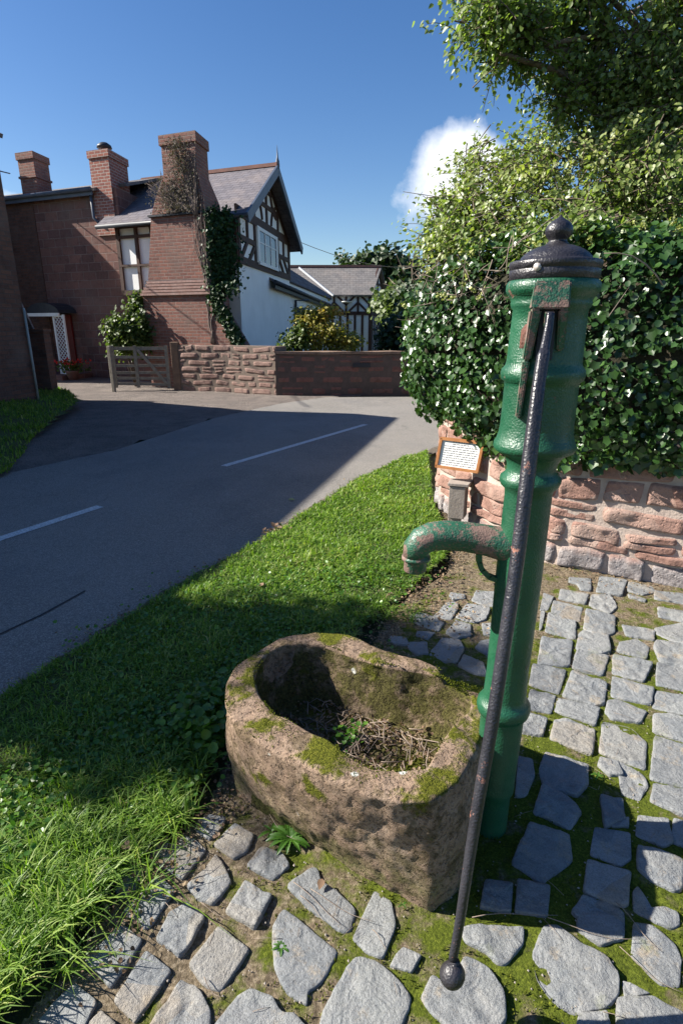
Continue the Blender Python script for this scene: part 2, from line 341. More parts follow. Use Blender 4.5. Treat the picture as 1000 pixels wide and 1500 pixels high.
# centre line dashes
t = NT('worn_white_line'); n = t.noise(60, 6, .7); t.col(t.ramp(n, [(.32, (.2, .2, .2)), (.55, (.62, .62, .6))])); t.rough(.8); M['line'] = t.m
mb = MB()
def dash(p, q, w=.1):
    p = Vector((*p, 0)); q = Vector((*q, 0)); d = (q-p).normalized(); s_ = Vector((-d.y, d.x, 0))*w/2; n = 10
    vs = []; fs = []
    for i in range(n+1):
        c = p.lerp(q, i/n); vs += [c-s_+Vector((0, 0, .004)), c+s_+Vector((0, 0, .004))]
        if i: fs.append([2*i-2, 2*i, 2*i+1, 2*i-1])
    mb.add(vs, fs)
dash((-1.426, 6.714), (.415, 9.82)); dash((-3.25, 3.2), (-2.267, 5.085)); dash((1.9, 12.0), (5.0, 14.9)); dash((-5.2, -1), (-4.1, 1.5))
tag(mb.build('road_marking', M['line']), kind='structure')
# dark crack along the asphalt
mb = MB(); pts = [at(0, 930), at(25, 918), at(60, 902), at(100, 880), at(125, 866)]
for i in range(len(pts)-1):
    d = (pts[i+1]-pts[i]).normalized(); s_ = Vector((-d.y, d.x, 0))*.008; mb.add([pts[i]-s_+Vector((0,0,.004)), pts[i+1]-s_+Vector((0,0,.004)), pts[i+1]+s_+Vector((0,0,.004)), pts[i]+s_+Vector((0,0,.004))], [[0, 1, 2, 3]])
t = NT('tar'); t.col((.02, .02, .022)); t.rough(.7); M['tar'] = t.m
tag(mb.build('road_crack', M['tar']), kind='structure')
# ---- paving bed (soil and moss between the setts)
pave_edge = [(-.95, .2), (-.78, .9), (-.70, 1.09), (-.63, 1.3), (-.47, 1.55), (-.43, 1.9), (-.2, 2.3), (.1, 2.45), (.24, 2.85), (.42, 3.2), (.72, 3.55), (.86, 4.1), (.92, 5.0)]
bed_poly = [(-2.2, -1.2), (-1.2, .0)]+pave_edge+[(1.5, 4.9), (2.6, 3.9), (6.5, 1.9), (6.5, -1.2)]
t = NT('soil_and_moss'); n1 = t.noise(9, 7, .65); soil = t.ramp(t.noise(70, 6, .75), [(.3, (.05, .038, .025)), (.5, (.15, .118, .078)), (.68, (.33, .27, .19))])
moss = t.ramp(t.noise(120, 5, .7), [(.3, (.03, .04, .008)), (.55, (.09, .115, .014)), (.75, (.20, .22, .035))])
g = t.n('ShaderNodeSeparateXYZ'); t.l(t.c.outputs['Object'], g.inputs[0])
# moss is thickest on the low near part of the yard, bare soil under the wall and by the verge
far = t.math('MULTIPLY', t.math('MINIMUM', t.math('SUBTRACT', 2.5, g.outputs[1]), .7), .12)
left = t.math('MULTIPLY', t.math('MINIMUM', g.outputs[0], .45), .22)
mk = t.math('ADD', t.math('ADD', n1, far), left); mk = t.ramp(mk, [(.50, 0.), (.64, 1.)])
t.col(t.mix(mk, soil, moss)); t.rough(1.); t.b.inputs['Specular IOR Level'].default_value = .1; t.bump(t.noise(160, 4, .7), .006, 1.); M['bed'] = t.m
def bedh(x, y): return .004*fbm((x*6, y*6, 1))+.005*fbm((x*28, y*28, 2))-.002
NX, NY = 300, 330
bx0, bx1, by0, by1 = -1.1, 3.6, .25, 5.2
bed = sheet('paving_bed', bx0, bx1, by0, by1, 430, 430, bedh, M['bed'], .004)
bm = bmesh.new(); bm.from_mesh(bed.data); fc = np.array([f.calc_center_median()[:2] for f in bm.faces]); ins = inpoly(fc, bed_poly)
bmesh.ops.delete(bm, geom=[f for f, i in zip(list(bm.faces), ins) if not i], context='FACES'); bm.to_mesh(bed.data); bm.free()
strip_poly('yard_ground', bed_poly, -.012, M['bed'])
# ---- stone setts, one mesh of the paving (traced plans, real thickness)
def Z(ox, oy, s, pts): return [at(ox+s*x, oy+s*y, .012)[:2] for x, y in pts]
A = (700, 820, .3); B_ = (700, 1080, .3); C_ = (540, 820, .2); D_ = (100, 1180, .3); E_ = (380, 1240, .3)
TR = {A: """450,85 545,90 545,145 500,140 485,115 450,105|600,80 718,100 695,165 585,150|740,105 840,125 855,150 800,165 735,145|410,140 530,165 515,208 400,185|560,170 640,170 670,225 640,250 550,215|735,165 815,190 810,200 740,180|880,150 1110,175 1100,225 880,190|320,165 365,180 340,235 305,235|375,200 500,230 485,290 362,262|535,245 660,275 655,350 605,360 522,330|890,235 1090,265 1080,310 895,275|305,255 325,255 310,330 298,335|350,268 468,300 465,375 335,345|710,315 850,340 850,385 730,365|875,330 1010,305 1060,330 1040,415 940,385 880,355|520,340 625,365 635,440 590,450 488,425 495,370|318,380 452,395 435,510 300,500|700,400 770,385 825,420 815,475 685,440|880,400 1010,410 1050,430 1040,525 895,490 870,425|490,440 628,465 600,555 470,520|670,465 838,505 800,585 665,545|885,510 1040,535 1050,640 880,600|275,515 418,540 385,640 260,600|465,550 615,600 605,690 560,698 425,655|665,570 845,625 830,695 660,660|880,640 1050,670 1040,755 865,715|260,635 370,660 350,740 240,720|400,675 582,720 560,795 390,735|640,690 680,685 810,735 780,785 660,770 632,740|870,755 940,755 1060,790 1050,890 865,830|235,755 330,780 310,850 215,835|385,785 440,785 560,830 545,940 365,865|620,800 740,825 808,890 800,1005 605,930|875,870 1010,910 1100,960 1060,1100 855,1055""",
 C_: """790,230 930,240 925,330 830,320 760,290|720,320 880,350 850,430 770,450 640,420|560,320 640,310 650,350 600,430 480,400 520,370|330,390 460,410 540,460 500,510 380,470 290,440|640,440 740,470 740,550 640,570 570,530|360,520 480,530 430,575 350,545|540,570 660,590 690,650 640,740 560,730 450,680|820,590 890,580 870,690 780,640|170,550 270,570 290,620 190,610 150,580|300,600 420,600 430,680 350,690 290,640|700,700 830,750 860,840 780,830 660,770|830,470 900,470 900,550 840,540|600,240 700,250 700,280 620,290 590,265|960,260 1060,270 1050,350 950,340|930,380 1030,390 1020,470 920,460|950,500 1050,510 1040,600 940,590""",
 D_: """690,45 765,60 745,110 690,160 625,115 640,75|810,90 905,140 870,220 810,250 715,185|560,145 590,150 670,215 600,300 560,350 450,280 500,200|720,240 760,300 790,370 710,470 640,450 585,390 670,310|935,215 1040,225 1075,290 1000,355 880,290|440,350 515,415 400,580 370,585 275,510|580,470 660,545 600,660 545,725 435,640 500,520|865,370 990,440 910,590 775,510|250,575 355,655 300,750 210,870 90,745 180,660|735,595 875,700 745,890 680,875 600,770|380,720 495,810 330,1040 230,940|30,865 130,960 60,1100 -60,1120 -140,1040 -60,950|550,865 620,890 690,1000 680,1120 400,1160 390,1080 480,960|160,1000 230,1070 200,1160 60,1160 80,1080|330,295 375,300 355,365 300,430 235,410 240,340|420,170 490,175 470,240 400,240""",
 E_: """-100,735 -40,700 60,740 100,815 160,815 230,900 100,1000 -180,1000 -230,900|250,110 285,110 300,170 380,220 460,300 430,400 380,395 240,290 140,190 210,150|120,310 270,430 370,505 300,640 230,690 235,760 130,690 80,560 70,400|560,220 640,270 660,380 640,430 600,530 540,510 460,440 510,330|700,490 785,530 740,605 640,575 670,520|470,550 560,570 650,640 720,720 710,790 640,960 270,960 340,760 420,620|850,620 930,680 1000,540 1060,570 1110,600 1180,700 1190,830 1120,900 960,900 870,820 800,740""",
 B_: """0,920 205,930 205,1000 130,1090 90,1085 50,1040 -50,990 -60,930|340,940 400,935 480,1010 600,1070 660,1150 655,1240 600,1290 460,1315 380,1260 310,1160 290,1060|500,870 700,860 700,970 600,1000 495,930|770,915 850,930 950,1010 980,1080 965,1190 890,1180 765,1060|790,740 830,830 900,820 960,850 970,900 930,920 860,890 770,840 765,760|790,540 920,570 990,600 985,720 950,735 850,690 790,640|700,1280 850,1275 980,1350 1030,1440 900,1520 690,1500|710,1190 780,1220 830,1245 720,1260|500,1350 620,1340 640,1420 600,1500 470,1480|680,120 800,180 820,230 780,290 705,260|870,225 1040,260 1050,390 855,305|600,95 680,120 700,180 640,180 590,130|200,95 260,110 270,180 235,270 185,270|340,75 520,140 520,220 470,270 330,230 310,150|320,240 430,290 490,360 440,430 280,360|260,430 430,480 440,590 310,690 180,600|600,290 700,300 710,390 620,430|580,440 730,470 735,580 690,610 560,560|545,600 730,660 720,800 690,810 530,740|520,770 640,800 700,850 500,870 470,840|790,380 920,400 940,500 900,520 780,470|640,400 730,390 730,430 660,430|1030,920 1130,960 1120,1120 1010,1080|1040,620 1150,660 1140,800 1020,760|960,400 1080,440 1070,540 950,500|1010,1160 1140,1200 1120,1330 1020,1280|40,700 160,720 150,840 20,820|200,700 340,730 330,860 190,840"""}
setts = MB(); sett_polys = []; KS_ = 1.1
def resample(poly, n):
    pts = [Vector(p) for p in poly]; L_ = [(pts[(i+1) % len(pts)]-pts[i]).length for i in range(len(pts))]; T = sum(L_); out = []
    for k in range(n):
        d = T*k/n; i = 0
        while d > L_[i] and i < len(pts)-1: d -= L_[i]; i += 1
        out.append(pts[i].lerp(pts[(i+1) % len(pts)], min(1, d/L_[i])))
    return out
def add_sett(poly, seed, n=56):
    P = resample([Vector((p[0], p[1])) for p in poly], n)
    P = [(P[i-1]+P[i]*2+P[(i+1) % n])/4 for i in range(n)]
    c = sum(P, Vector((0, 0)))/n
    out = []
    for i, p in enumerate(P):
        d = p-c; k = KS_+.04*mnoise.noise(Vector((p.x*30, p.y*30, seed)))+.02*mnoise.noise(Vector((p.x*90, p.y*90, seed)))
        out.append(c+d*k)
    tilt = Vector((random.uniform(-.06, .06), random.uniform(-.06, .06))); hgt = random.uniform(.004, .011); rg = random.choice([.3, .6, 1, 1.6])
    rings = [(1.01, -.03), (1.0, .1), (.985, .7), (.955, .93), (.85, .99), (.66, 1.), (.5, 1.02), (.33, 1.02), (.16, 1.02)]
    vs = []
    for s_, hz in rings:
        for p in out:
            q = c+(p-c)*s_
            z = (-.03 if hz == -.03 else hz*hgt)
            if hz > .1:
                z += (q-c).dot(tilt)*1.0+rg*(.0045*fbm((q.x*22, q.y*22, seed), 5)+.007*abs(mnoise.noise(Vector((q.x*14+seed, q.y*9, 3)))))
            vs.append((q.x, q.y, z+.004))
    vs.append((c.x, c.y, hgt*1.02+.004)); m = len(rings)
    fs = [[r*n+i, r*n+(i+1) % n, (r+1)*n+(i+1) % n, (r+1)*n+i] for r in range(m-1) for i in range(n)]+[[(m-1)*n+i, (m-1)*n+(i+1) % n, m*n] for i in range(n)]
    a = sum(out[i].x*out[(i+1) % n].y-out[(i+1) % n].x*out[i].y for i in range(n))
    if a < 0: fs = [f[::-1] for f in fs]
    setts.add(vs, fs, True); sett_polys.append([tuple(p) for p in out])
k = 0
for (ox, oy, s_), txt in TR.items():
    KS_ = {(700, 820): 1.18, (700, 1080): 1.17, (540, 820): 1.12}.get((ox, oy), 1.10)
    for pl in txt.split('|'):
        add_sett(Z(ox, oy, s_, [tuple(map(float, q.split(','))) for q in pl.split()]), k*3.7); k += 1
# the paving goes on to the right of the view in the same rows
ex = Vector((.53, -.85)); ey = Vector((.85, .53))
for i in range(-9, 14):
    for j in range(-4, 16):
        c = Vector((2.15, 2.25))+ex*(i*.225)+ey*(j*.165)
        if c.x < .1 or c.y < -.6: continue
        u = 500+F*c.x/(c.y*cos(PITCH)+CH*sin(PITCH))
        if u < 1035 and c.y > .85: continue
        if c.y > 3.25-.5*(c.x-2.2): continue
        hw = random.uniform(.085, .1); hh = random.uniform(.06, .07)
        add_sett([c-ex*hw-ey*hh, c+ex*hw-ey*hh*.95, c+ex*hw*.97+ey*hh, c-ex*hw+ey*hh*.96], k*3.7, 24); k += 1
t = NT('grey_stone_sett'); cell = t.n('ShaderNodeTexVoronoi'); cell.inputs['Scale'].default_value = 6; t.l(t.c.outputs['Object'], cell.inputs['Vector'])
sg = t.n('ShaderNodeSeparateColor'); t.l(cell.outputs['Color'], sg.inputs[0])
base = t.ramp(sg.outputs[0], [(.0, (.165, .18, .19)), (.3, (.25, .255, .25)), (.6, (.19, .205, .215)), (.8, (.29, .30, .29)), (1., (.27, .235, .19))])
n = t.noise(24, 7, .7); c = t.mix(t.ramp(n, [(.40, 0.), (.75, .55)]), base, (.36, .36, .35)); c = t.mix(t.ramp(t.noise(7, 6, .7, dist=.6), [(.58, 0.), (.72, .75)]), c, (.11, .11, .105))
c = t.mix(t.ramp(t.noise(9, 6, .75), [(.56, 0.), (.68, .75)]), c, (.36, .29, .20)); c = t.mix(t.ramp(t.noise(5, 6, .7), [(.60, 0.), (.70, .6)]), c, (.13, .15, .05)); geo = t.n('ShaderNodeNewGeometry')
c = t.mix(t.ramp(t.noise(200, 3, .7), [(.35, .45), (.55, 0.)]), c, (.09, .09, .085)); t.col(c); t.rough(.72); t.b.inputs['Specular IOR Level'].default_value = .4
h = t.math('ADD', t.noise(55, 7, .72), t.math('MULTIPLY', t.noise(12, 4, .6, dist=1.2), 1.2)); t.bump(h, .012, .9); M['sett'] = t.m
tag(setts.build('cobbled_paving', M['sett'], uv=False), kind='structure')
# ================================================================ rough stone walling
class Line:
    """polyline in plan; pos(s, d): point at arc length s, pushed d outwards (to the left of travel if side=1)"""
    def __init__(s, pts, side=1):
        s.p = [Vector(q) for q in pts]; s.side = side; s.c = [0]
        for i in range(1, len(pts)): s.c.append(s.c[-1]+(s.p[i]-s.p[i-1]).length)
        s.L = s.c[-1]
    def nrm(s, a):
        def seg(i): d = (s.p[i+1]-s.p[i]).normalized(); return Vector((-d.y, d.x))*s.side
        i = 0
        while i < len(s.p)-2 and a > s.c[i+1]: i += 1
        n = seg(i); w = .12
        if i > 0 and a-s.c[i] < w: n = seg(i-1).lerp(n, .5+.5*(a-s.c[i])/w)
        if i < len(s.p)-2 and s.c[i+1]-a < w: n = seg(i+1).lerp(n, .5+.5*(s.c[i+1]-a)/w)
        return n.normalized()
    def pos(s, a, d=0.):
        i = 0
        while i < len(s.p)-2 and a > s.c[i+1]: i += 1
        q = s.p[i].lerp(s.p[i+1], (a-s.c[i])/(s.c[i+1]-s.c[i])); return q+s.nrm(min(max(a, 0), s.L))*d
def stones(mb, ln, s0, s1, courses, lr, proud=.03, gap=.012, rough=.01, seed=0, wob=.012, gx=9, gz=6, back=.05):
    """lay individual rough faced stones in wavering courses"""
    rnd = random.Random(seed); z = courses[0]
    for ci in range(1, len(courses)):
        zb, zt = courses[ci-1], courses[ci]; s = s0-rnd.uniform(0, lr[0])
        while s < s1:
            w = rnd.uniform(*lr); a, b = max(s, s0), min(s+w, s1); s += w
            if b-a < .05: continue
            split = [(zb, zt)]
            if rnd.random() < .14 and zt-zb > .11: m = zb+(zt-zb)*rnd.uniform(.4, .6); split = [(zb, m), (m, zt)]
            for (z0, z1) in split:
                pr = proud*rnd.uniform(.35, 1.25); sd_ = rnd.uniform(0, 99); vs = []
                cw, chh = (b-a)/2, (z1-z0)/2
                tl = [rnd.uniform(-.5, .5)*gap*1.9 for _ in range(4)]; gap_ = gap*rnd.uniform(.5, 1.9)
                for j in range(gz):
                    for i in range(gx):
                        x = -1+2*i/(gx-1); y = -1+2*j/(gz-1)
                        ex_ = x*(1-.06*y*y*rnd.uniform(.8, 1.2)); ey_ = y*(1-.07*x*x)
                        sx = (a+b)/2+ex_*(cw-gap_/2)+tl[0]*y; sz = (z0+z1)/2+ey_*(chh-gap_/2)*(1+.10*mnoise.noise(Vector((sx*9, 1, sd_))))+tl[1]*x
                        sz += wob*mnoise.noise(Vector((sx*1.3, z1*3, seed))) if abs(y) < 2 else 0
                        e = max(abs(x), abs(y)); edge = (1-max(0, (e-.92)/.08)**2.0)
                        n_ = rough*fbm((sx*9, sz*9, sd_), 5)+rough*1.2*mnoise.noise(Vector((sx*5, sz*5, sd_)))
                        d = (pr*edge+n_*(.35+.65*edge)) if e < .999 else -back
                        q = ln.pos(sx, d); vs.append((q.x, q.y, sz))
                fs = [[j*gx+i, j*gx+i+1, (j+1)*gx+i+1, (j+1)*gx+i] for j in range(gz-1) for i in range(gx-1)]
                if ln.side == 1: fs = [f[::-1] for f in fs]
                mb.add(vs, fs, True)
def backing(mb, ln, s0, s1, z0, z1, thick, d=0., step=.25, topf=None):
    n = max(2, int((s1-s0)/step)); vs = []
    for i in range(n+1):
        s = s0+(s1-s0)*i/n; p = ln.pos(s, d); q = ln.pos(s, d-thick); zt = topf(s) if topf else z1
        vs += [(p.x, p.y, z0), (p.x, p.y, zt), (q.x, q.y, zt), (q.x, q.y, z0)]
    fs = [[4*i+a, 4*i+b, 4*i+4+b, 4*i+4+a] for i in range(n) for a, b in ((0, 1), (1, 2), (2, 3), (3, 0))]
    fs += [[0, 3, 2, 1], [4*n, 4*n+1, 4*n+2, 4*n+3]]
    if ln.side != 1: fs = [f[::-1] for f in fs]
    mb.add(vs, [f[::-1] for f in fs])
def stone_mat(name, c1, c2, c3, sc, greytop=None):
    t = NT(name); v = t.n('ShaderNodeTexVoronoi'); v.inputs['Scale'].default_value = sc; t.l(t.c.outputs['Object'], v.inputs['Vector']); sg = t.n('ShaderNodeSeparateColor'); t.l(v.outputs['Color'], sg.inputs[0])
    c = t.ramp(sg.outputs[0], [(0, c1), (.5, c2), (1, c3)]); n = t.noise(18, 7, .7); c = t.mix(t.ramp(n, [(.35, 0.), (.75, .55)]), c, tuple(min(1, x*1.5) for x in c2))
    c = t.mix(t.ramp(t.noise(6, 6, .7), [(.52, 0.), (.7, .65)]), c, tuple(x*.55 for x in c1))
    if greytop:
        g = t.n('ShaderNodeSeparateXYZ'); t.l(t.c.outputs['Object'], g.inputs[0]); k = t.ramp(t.math('ADD', g.outputs[2], t.math('MULTIPLY', t.noise(3, 4, .6), .2)), [(greytop, 1.), (greytop+.06, 0.)])
        c = t.mix(k, c, t.ramp(t.noise(30, 6, .7), [(.3, (.14, .12, .12)), (.7, (.40, .37, .36))]))
    t.col(c); t.rough(.9); t.b.inputs['Specular IOR Level'].default_value = .2
    h = t.math('ADD', t.noise(60, 6, .7), t.math('MULTIPLY', t.ramp(t.vor(38), [(0., 0.), (.35, 1.)]), .5)); t.bump(h, .012, .9); return t.m
M['red_stone'] = stone_mat('red_sandstone', (.21, .12, .095), (.29, .175, .14), (.36, .27, .225), 4.5, .22)
M['mortar'] = simple('pale_mortar', (.48, .40, .34), (.34, .27, .23), 9, .95, .008, 50)
M['rubble'] = stone_mat('brown_red_rubble', (.20, .13, .11), (.27, .18, .15), (.17, .10, .085), 2.6)
M['garden_stone'] = stone_mat('dark_red_walling', (.14, .07, .055), (.20, .10, .08), (.17, .10, .075), 2.)
# ---- near sandstone wall behind the pump
mb = MB(); ve = Line(verge_edge[1:13], side=1); n_e = 150; vs = []
for i in range(n_e+1):
    s_ = ve.L*i/n_e; q = ve.pos(s_, 0); nn_ = ve.nrm(s_); nn_ = nn_ if nn_.x < 0 else -nn_
    w_ = .05+.07*abs(mnoise.noise(Vector((s_*2.3, 0, 0))))+.03*mnoise.noise(Vector((s_*9, 0, 4))); a_ = q-nn_*.1; b_ = q+nn_*w_; vs += [(a_.x, a_.y, .0045), (b_.x, b_.y, .0045)]
mb.add(vs, [[2*i, 2*i+2, 2*i+3, 2*i+1] for i in range(n_e)]); t = NT('road_edge_dirt'); t.col(t.ramp(t.noise(60, 6, .75), [(.35, (.05, .038, .026)), (.55, (.12, .10, .075)), (.7, (.26, .23, .19))])); t.rough(1.); t.bump(t.noise(90, 4, .7), .008)
o_ = mb.build('road_edge_dirt', t.m); tag(o_, kind='structure')
if o_.data.polygons[0].normal.z < 0: o_.data.flip_normals()
hedge_pts = [(6.5, 1.25), (3.6, 2.62), (2.2, 3.33), (1.48, 3.72), (1.18, 4.15), (1.02, 4.62), (.90, 5.03)]
HL = Line(hedge_pts, side=1)
if HL.nrm(1.0).y > 0: HL.side = -1
sw = empty('sandstone_wall', (1.48, 3.8, 0), 'near red sandstone block wall with wide pale mortar under the ivy, behind the pump', 'wall')
mb = MB(); stones(mb, HL, 3.0, HL.L-.02, [-.02, .155, .225, .355, .49, .66, .80, .93], (.24, .55), .022, .010, .014, 3, .05, 17, 11, .012)
mb.build('stone', M['red_stone'], sw, uv=False)
mb = MB(); backing(mb, HL, .0, HL.L, -.05, .97, .42, .002, .1); mb.build('mortar', M['mortar'], sw)
# wall end face towards the road and the long return along the road behind the hedge
RL = Line([(.90, 5.03), (.98, 5.5), (1.5, 6.9), (2.6, 8.8), (4.4, 11.0), (8, 14.5)], side=1)
if RL.nrm(1.0).x > 0: RL.side = -1
mb = MB(); stones(mb, RL, 0, RL.L, [-.02, .16, .30, .44, .60, .78], (.2, .5), .03, .02, .012, 5, .02, 7, 5, .03); mb.build('stone', M['red_stone'], sw, uv=False)
mb = MB(); backing(mb, RL, 0.02, RL.L, -.05, .93, .4, .0, .2); mb.build('mortar', M['mortar'], sw)
# ================================================================ garden wall (far side of the road)
gw = empty('garden_wall', (0, 14.2, 0), 'dark sandstone garden wall with flat coping along the far side of the road', 'wall')
GL = Line([(-1.62, 14.34), (-.2, 14.36), (2.4, 14.42), (5.2, 15.8), (14, 22)], side=1)
if GL.nrm(.5).y > 0: GL.side = -1
mb = MB(); stones(mb, GL, 0, 6.5, [-.05, .24, .5, .76, .98], (.35, .9), .007, .008, .006, 8, .012, 6, 4, .03); mb.build('stone', M['garden_stone'], gw, uv=False)
mb = MB(); backing(mb, GL, 0, GL.L, -.1, .98, .35, 0, .4); mb.build('mortar', simple('dark_mortar', (.12, .085, .07), (.08, .06, .05)), gw)
mb = MB(); backing(mb, GL, -.0, GL.L, .985, 1.045, .45, .045, .4)
for v in range(len(mb.v)): x, y, z = mb.v[v]; mb.v[v] = (x, y, z+.02*mnoise.noise(Vector((x*2, y*2, 0))))
mb.build('coping', stone_mat('coping_stone', (.15, .10, .07), (.22, .15, .11), (.19, .13, .09), 1.5), gw)
mb = MB(); p = GL.pos(1.9, .012); q = GL.pos(2.33, .012); mb.bar((p.x, p.y, .72), (q.x, q.y, .72), .05, .1); mb.build('vent_slot', M['black'], gw)
# rubble stretch by the gate
rw = empty('rubble_wall', (-3.2, 15.2, 0), 'coursed reddish rubble wall between the farm gate and the garden wall', 'wall')
QL = Line([(-4.3, 15.52), (-2.95, 15.1), (-1.62, 14.42)], side=1)
if QL.nrm(.5).y > 0: QL.side = -1
mb = MB(); stones(mb, QL, 0, QL.L, [-.05, .14, .3, .47, .64, .82, 1.0, 1.18], (.25, .75), .014, .022, .008, 12, .03, 10, 7, .04)
mb.build('stone', M['rubble'], rw, uv=False)
mb = MB(); backing(mb, QL, 0, QL.L, -.1, 1.16, .5, 0, .2); mb.build('mortar', simple('brown_mortar', (.20, .15, .12), (.13, .1, .08)), rw)
ne = Line([(-1.64, 14.52), (-1.5, 15.9)], side=-1)
# ================================================================ half timbered house
KA = Vector((.139, .990)); KB = Vector((-.927, .375)); KE = Vector((.990, -.139)); KS = Vector((-.375, -.927)); K1 = Vector((-2.87, 17.2))
def hp(a, b, e=0., s=0.): q = K1+KA*a+KB*b+KE*e+KS*s; return (q.x, q.y)
def zm(z): return z if z < 3.4 else (3.42+(z-3.5)*.785 if z < 5.08 else 4.66+(z-5.08)*.88)
def H3(a, b, z, e=0., s=0.): q = hp(a, b, e, s); return Vector((q[0], q[1], zm(z)))
house = empty('timbered_house', (K1.x, K1.y, 0), 'black and white half timbered house with steep slate gable facing the road', 'house')
BW = 4.15
mb = MB(); mb.prism([hp(0, 0), hp(6.3, 0), hp(6.3, BW), hp(0, BW)], -.2, zm(4.9))
for b0, b1 in ((0.0, BW),):   # gable ends
    for b in (b0, b1):
        d = .3 if b == b0 else -.3
        p, q, r_ = H3(0, b, 4.9), H3(6.3, b, 4.9), H3(3.15, b, 6.95); p2, q2, r2 = H3(0, b+d, 4.9), H3(6.3, b+d, 4.9), H3(3.15, b+d, 6.95)
        mb.add([p, q, r_, p2, q2, r2], [[0, 1, 2], [5, 4, 3], [0, 2, 5, 3], [1, 4, 5, 2], [0, 3, 4, 1]])
mb.build('wall', M['white'], house)
# lower south wall and plinth in sandstone
mb = MB(); mb.prism([hp(-.06, .4), hp(.2, .4), hp(.2, BW+.02), hp(-.06, BW+.02)], -.2, 2.55); mb.build('plinth', M['ashlar'], house)
def beams(P, specs, nrm, mat=M['timber'], name='timber_frame', parent=house, w=.17, d=.06):
    mb = MB()
    for s in specs:
        ww = s[4] if len(s) > 4 else w
        p = P(s[0], s[1]); q = P(s[2], s[3]); mb.bar(p, q, ww, d+.0012*(len(mb.v) % 7), (nrm.x, nrm.y, 0))
    return mb.build(name, mat, parent)
E1 = lambda a, z: H3(a, 0, z, e=.02)
sp = [(-.1, 5.08, 6.4, 5.08, .26), (0, 3.5, 6.3, 3.5, .2), (.08, 3.5, .08, 5, .2), (6.2, 3.5, 6.2, 5, .2), (1.68, 3.5, 1.68, 5, .15), (4.5, 3.5, 4.5, 5, .15),
      (.08, 4.25, 1.68, 4.25, .14), (4.5, 4.25, 6.2, 4.25, .14), (.9, 4.25, .9, 5, .13), (5.35, 4.25, 5.35, 5, .13), (.9, 3.5, 1.65, 4.2, .12), (.2, 3.55, .85, 4.2, .12) , (4.6, 4.2, 5.3, 3.55, .12), (5.3, 4.2, 6.1, 3.55, .12),
      (3.15, 5.2, 3.15, 6.8, .13), (.3, 5.15, 3.1, 6.9, .16), (6.0, 5.15, 3.2, 6.9, .16), (1.7, 5.8, 4.6, 5.8, .12), (1.7, 5.2, 1.7, 5.9, .13), (4.6, 5.2, 4.6, 5.9, .13), (2.5, 6.3, 3.8, 6.3, .11)]
def arc(cx, cz, r, a0, a1, n=8): 
    pts = [(cx+r*cos(R(a0+(a1-a0)*i/n)), cz+r*sin(R(a0+(a1-a0)*i/n))) for i in range(n+1)]
    return [(pts[i][0], pts[i][1], pts[i+1][0], pts[i+1][1], .09) for i in range(n)]
for cx, cz, a0, a1 in ((1.75, 6.45, -80, -8), (4.55, 6.45, 188, 260), (1.75, 5.15, 8, 80), (4.55, 5.15, 100, 172)): sp += arc(cx, cz, .85, a0, a1)
beams(E1, sp, KE)
# south wall timbers (west bay and the strip by the ivy)
S1 = lambda b, z: H3(0, b, z, s=.05)
beams(S1, [(BW-.05, 2.6, BW-.05, 4.9, .12), (3.42, 2.6, 3.42, 4.9, .1), (2.85, 2.6, 2.85, 4.9, .1), (2.3, 2.6, 2.3, 4.9, .1), (2.2, 4.82, BW, 4.82, .12), (2.2, 4.45, BW, 4.45, .08), (2.2, 3.45, BW, 3.45, .06), (2.2, 2.62, BW, 2.62, .14),
           ], KS)
beams(S1, [(.0, 3.5, .9, 3.5, .16), (.06, 3.5, .06, 4.9, .18), (.0, 4.82, .9, 4.82, .16), (.45, 3.5, .45, 4.85, .12), (.0, 4.3, .9, 4.3, .12)], KS)
# roof
apB = -.48; zE, zA, aS, aN = 4.84, 7.06, -.38, 6.68
mb = MB()
for a0 in (aS, aN): mb.slab([H3(a0, apB, zE), H3(3.15, apB, zA), H3(3.15, BW+.55, zA), H3(a0, BW+.55, zE)] if a0 == aS else [H3(3.15, apB, zA), H3(a0, apB, zE), H3(a0, BW+.55, zE), H3(3.15, BW+.55, zA)], .07)
rf = mb.build('roof', M['slate'], house)
mb = MB(); mb.bar(H3(3.15, apB-.02, zA+.03), H3(3.15, BW+.6, zA+.03), .2, .1); mb.build('ridge_tiles', M['terracotta'], rf)
mb = MB()
for a0 in (aS, aN): mb.bar(H3(a0, apB, zE-.13), H3(3.15, apB, zA-.13), .06, .26, (0, 0, 1))
mb.build('bargeboard', M['lead'], house)
mb = MB(); mb.lathe(H3(3.15, apB, zA-.1), [(0, .05), (.2, .06), (.3, .03), (.65, .004)], 8); mb.build('finial', M['lead'], rf)
for a0 in (aS, aN):
    mb = MB(); mb.tube([H3(a0-.04 if a0 < 0 else a0+.04, apB, zE-.06), H3(a0-.04 if a0 < 0 else a0+.04, BW+.5, zE-.06)], .06); mb.build('gutter', M['black'], house)
# gable window
wf = None
mb = MB(); mb.bar(E1(1.98, 3.62), E1(1.98, 4.95), .22, .1, (KE.x, KE.y, 0)); mb.bar(E1(4.25, 3.62), E1(4.25, 4.95), .22, .1, (KE.x, KE.y, 0)); mb.bar(E1(2.08, 4.88), E1(4.15, 4.88), .1, .098, (KE.x, KE.y, 0)); mb.bar(E1(1.9, 3.62), E1(4.3, 3.62), .1, .16, (KE.x, KE.y, 0))
for a in (2.75, 3.45): mb.bar(E1(a, 3.67), E1(a, 4.83), .06, .09, (KE.x, KE.y, 0))
mb.bar(E1(2.08, 4.4), E1(4.15, 4.4), .035, .07, (KE.x, KE.y, 0))
wf = mb.build('window', M['white_paint'], house)
mb = MB(); mb.bar(E1(3.12, 3.67), E1(3.12, 4.83), 2.07, .05, (KE.x, KE.y, 0)); mb.build('pane', M['glass'], wf)
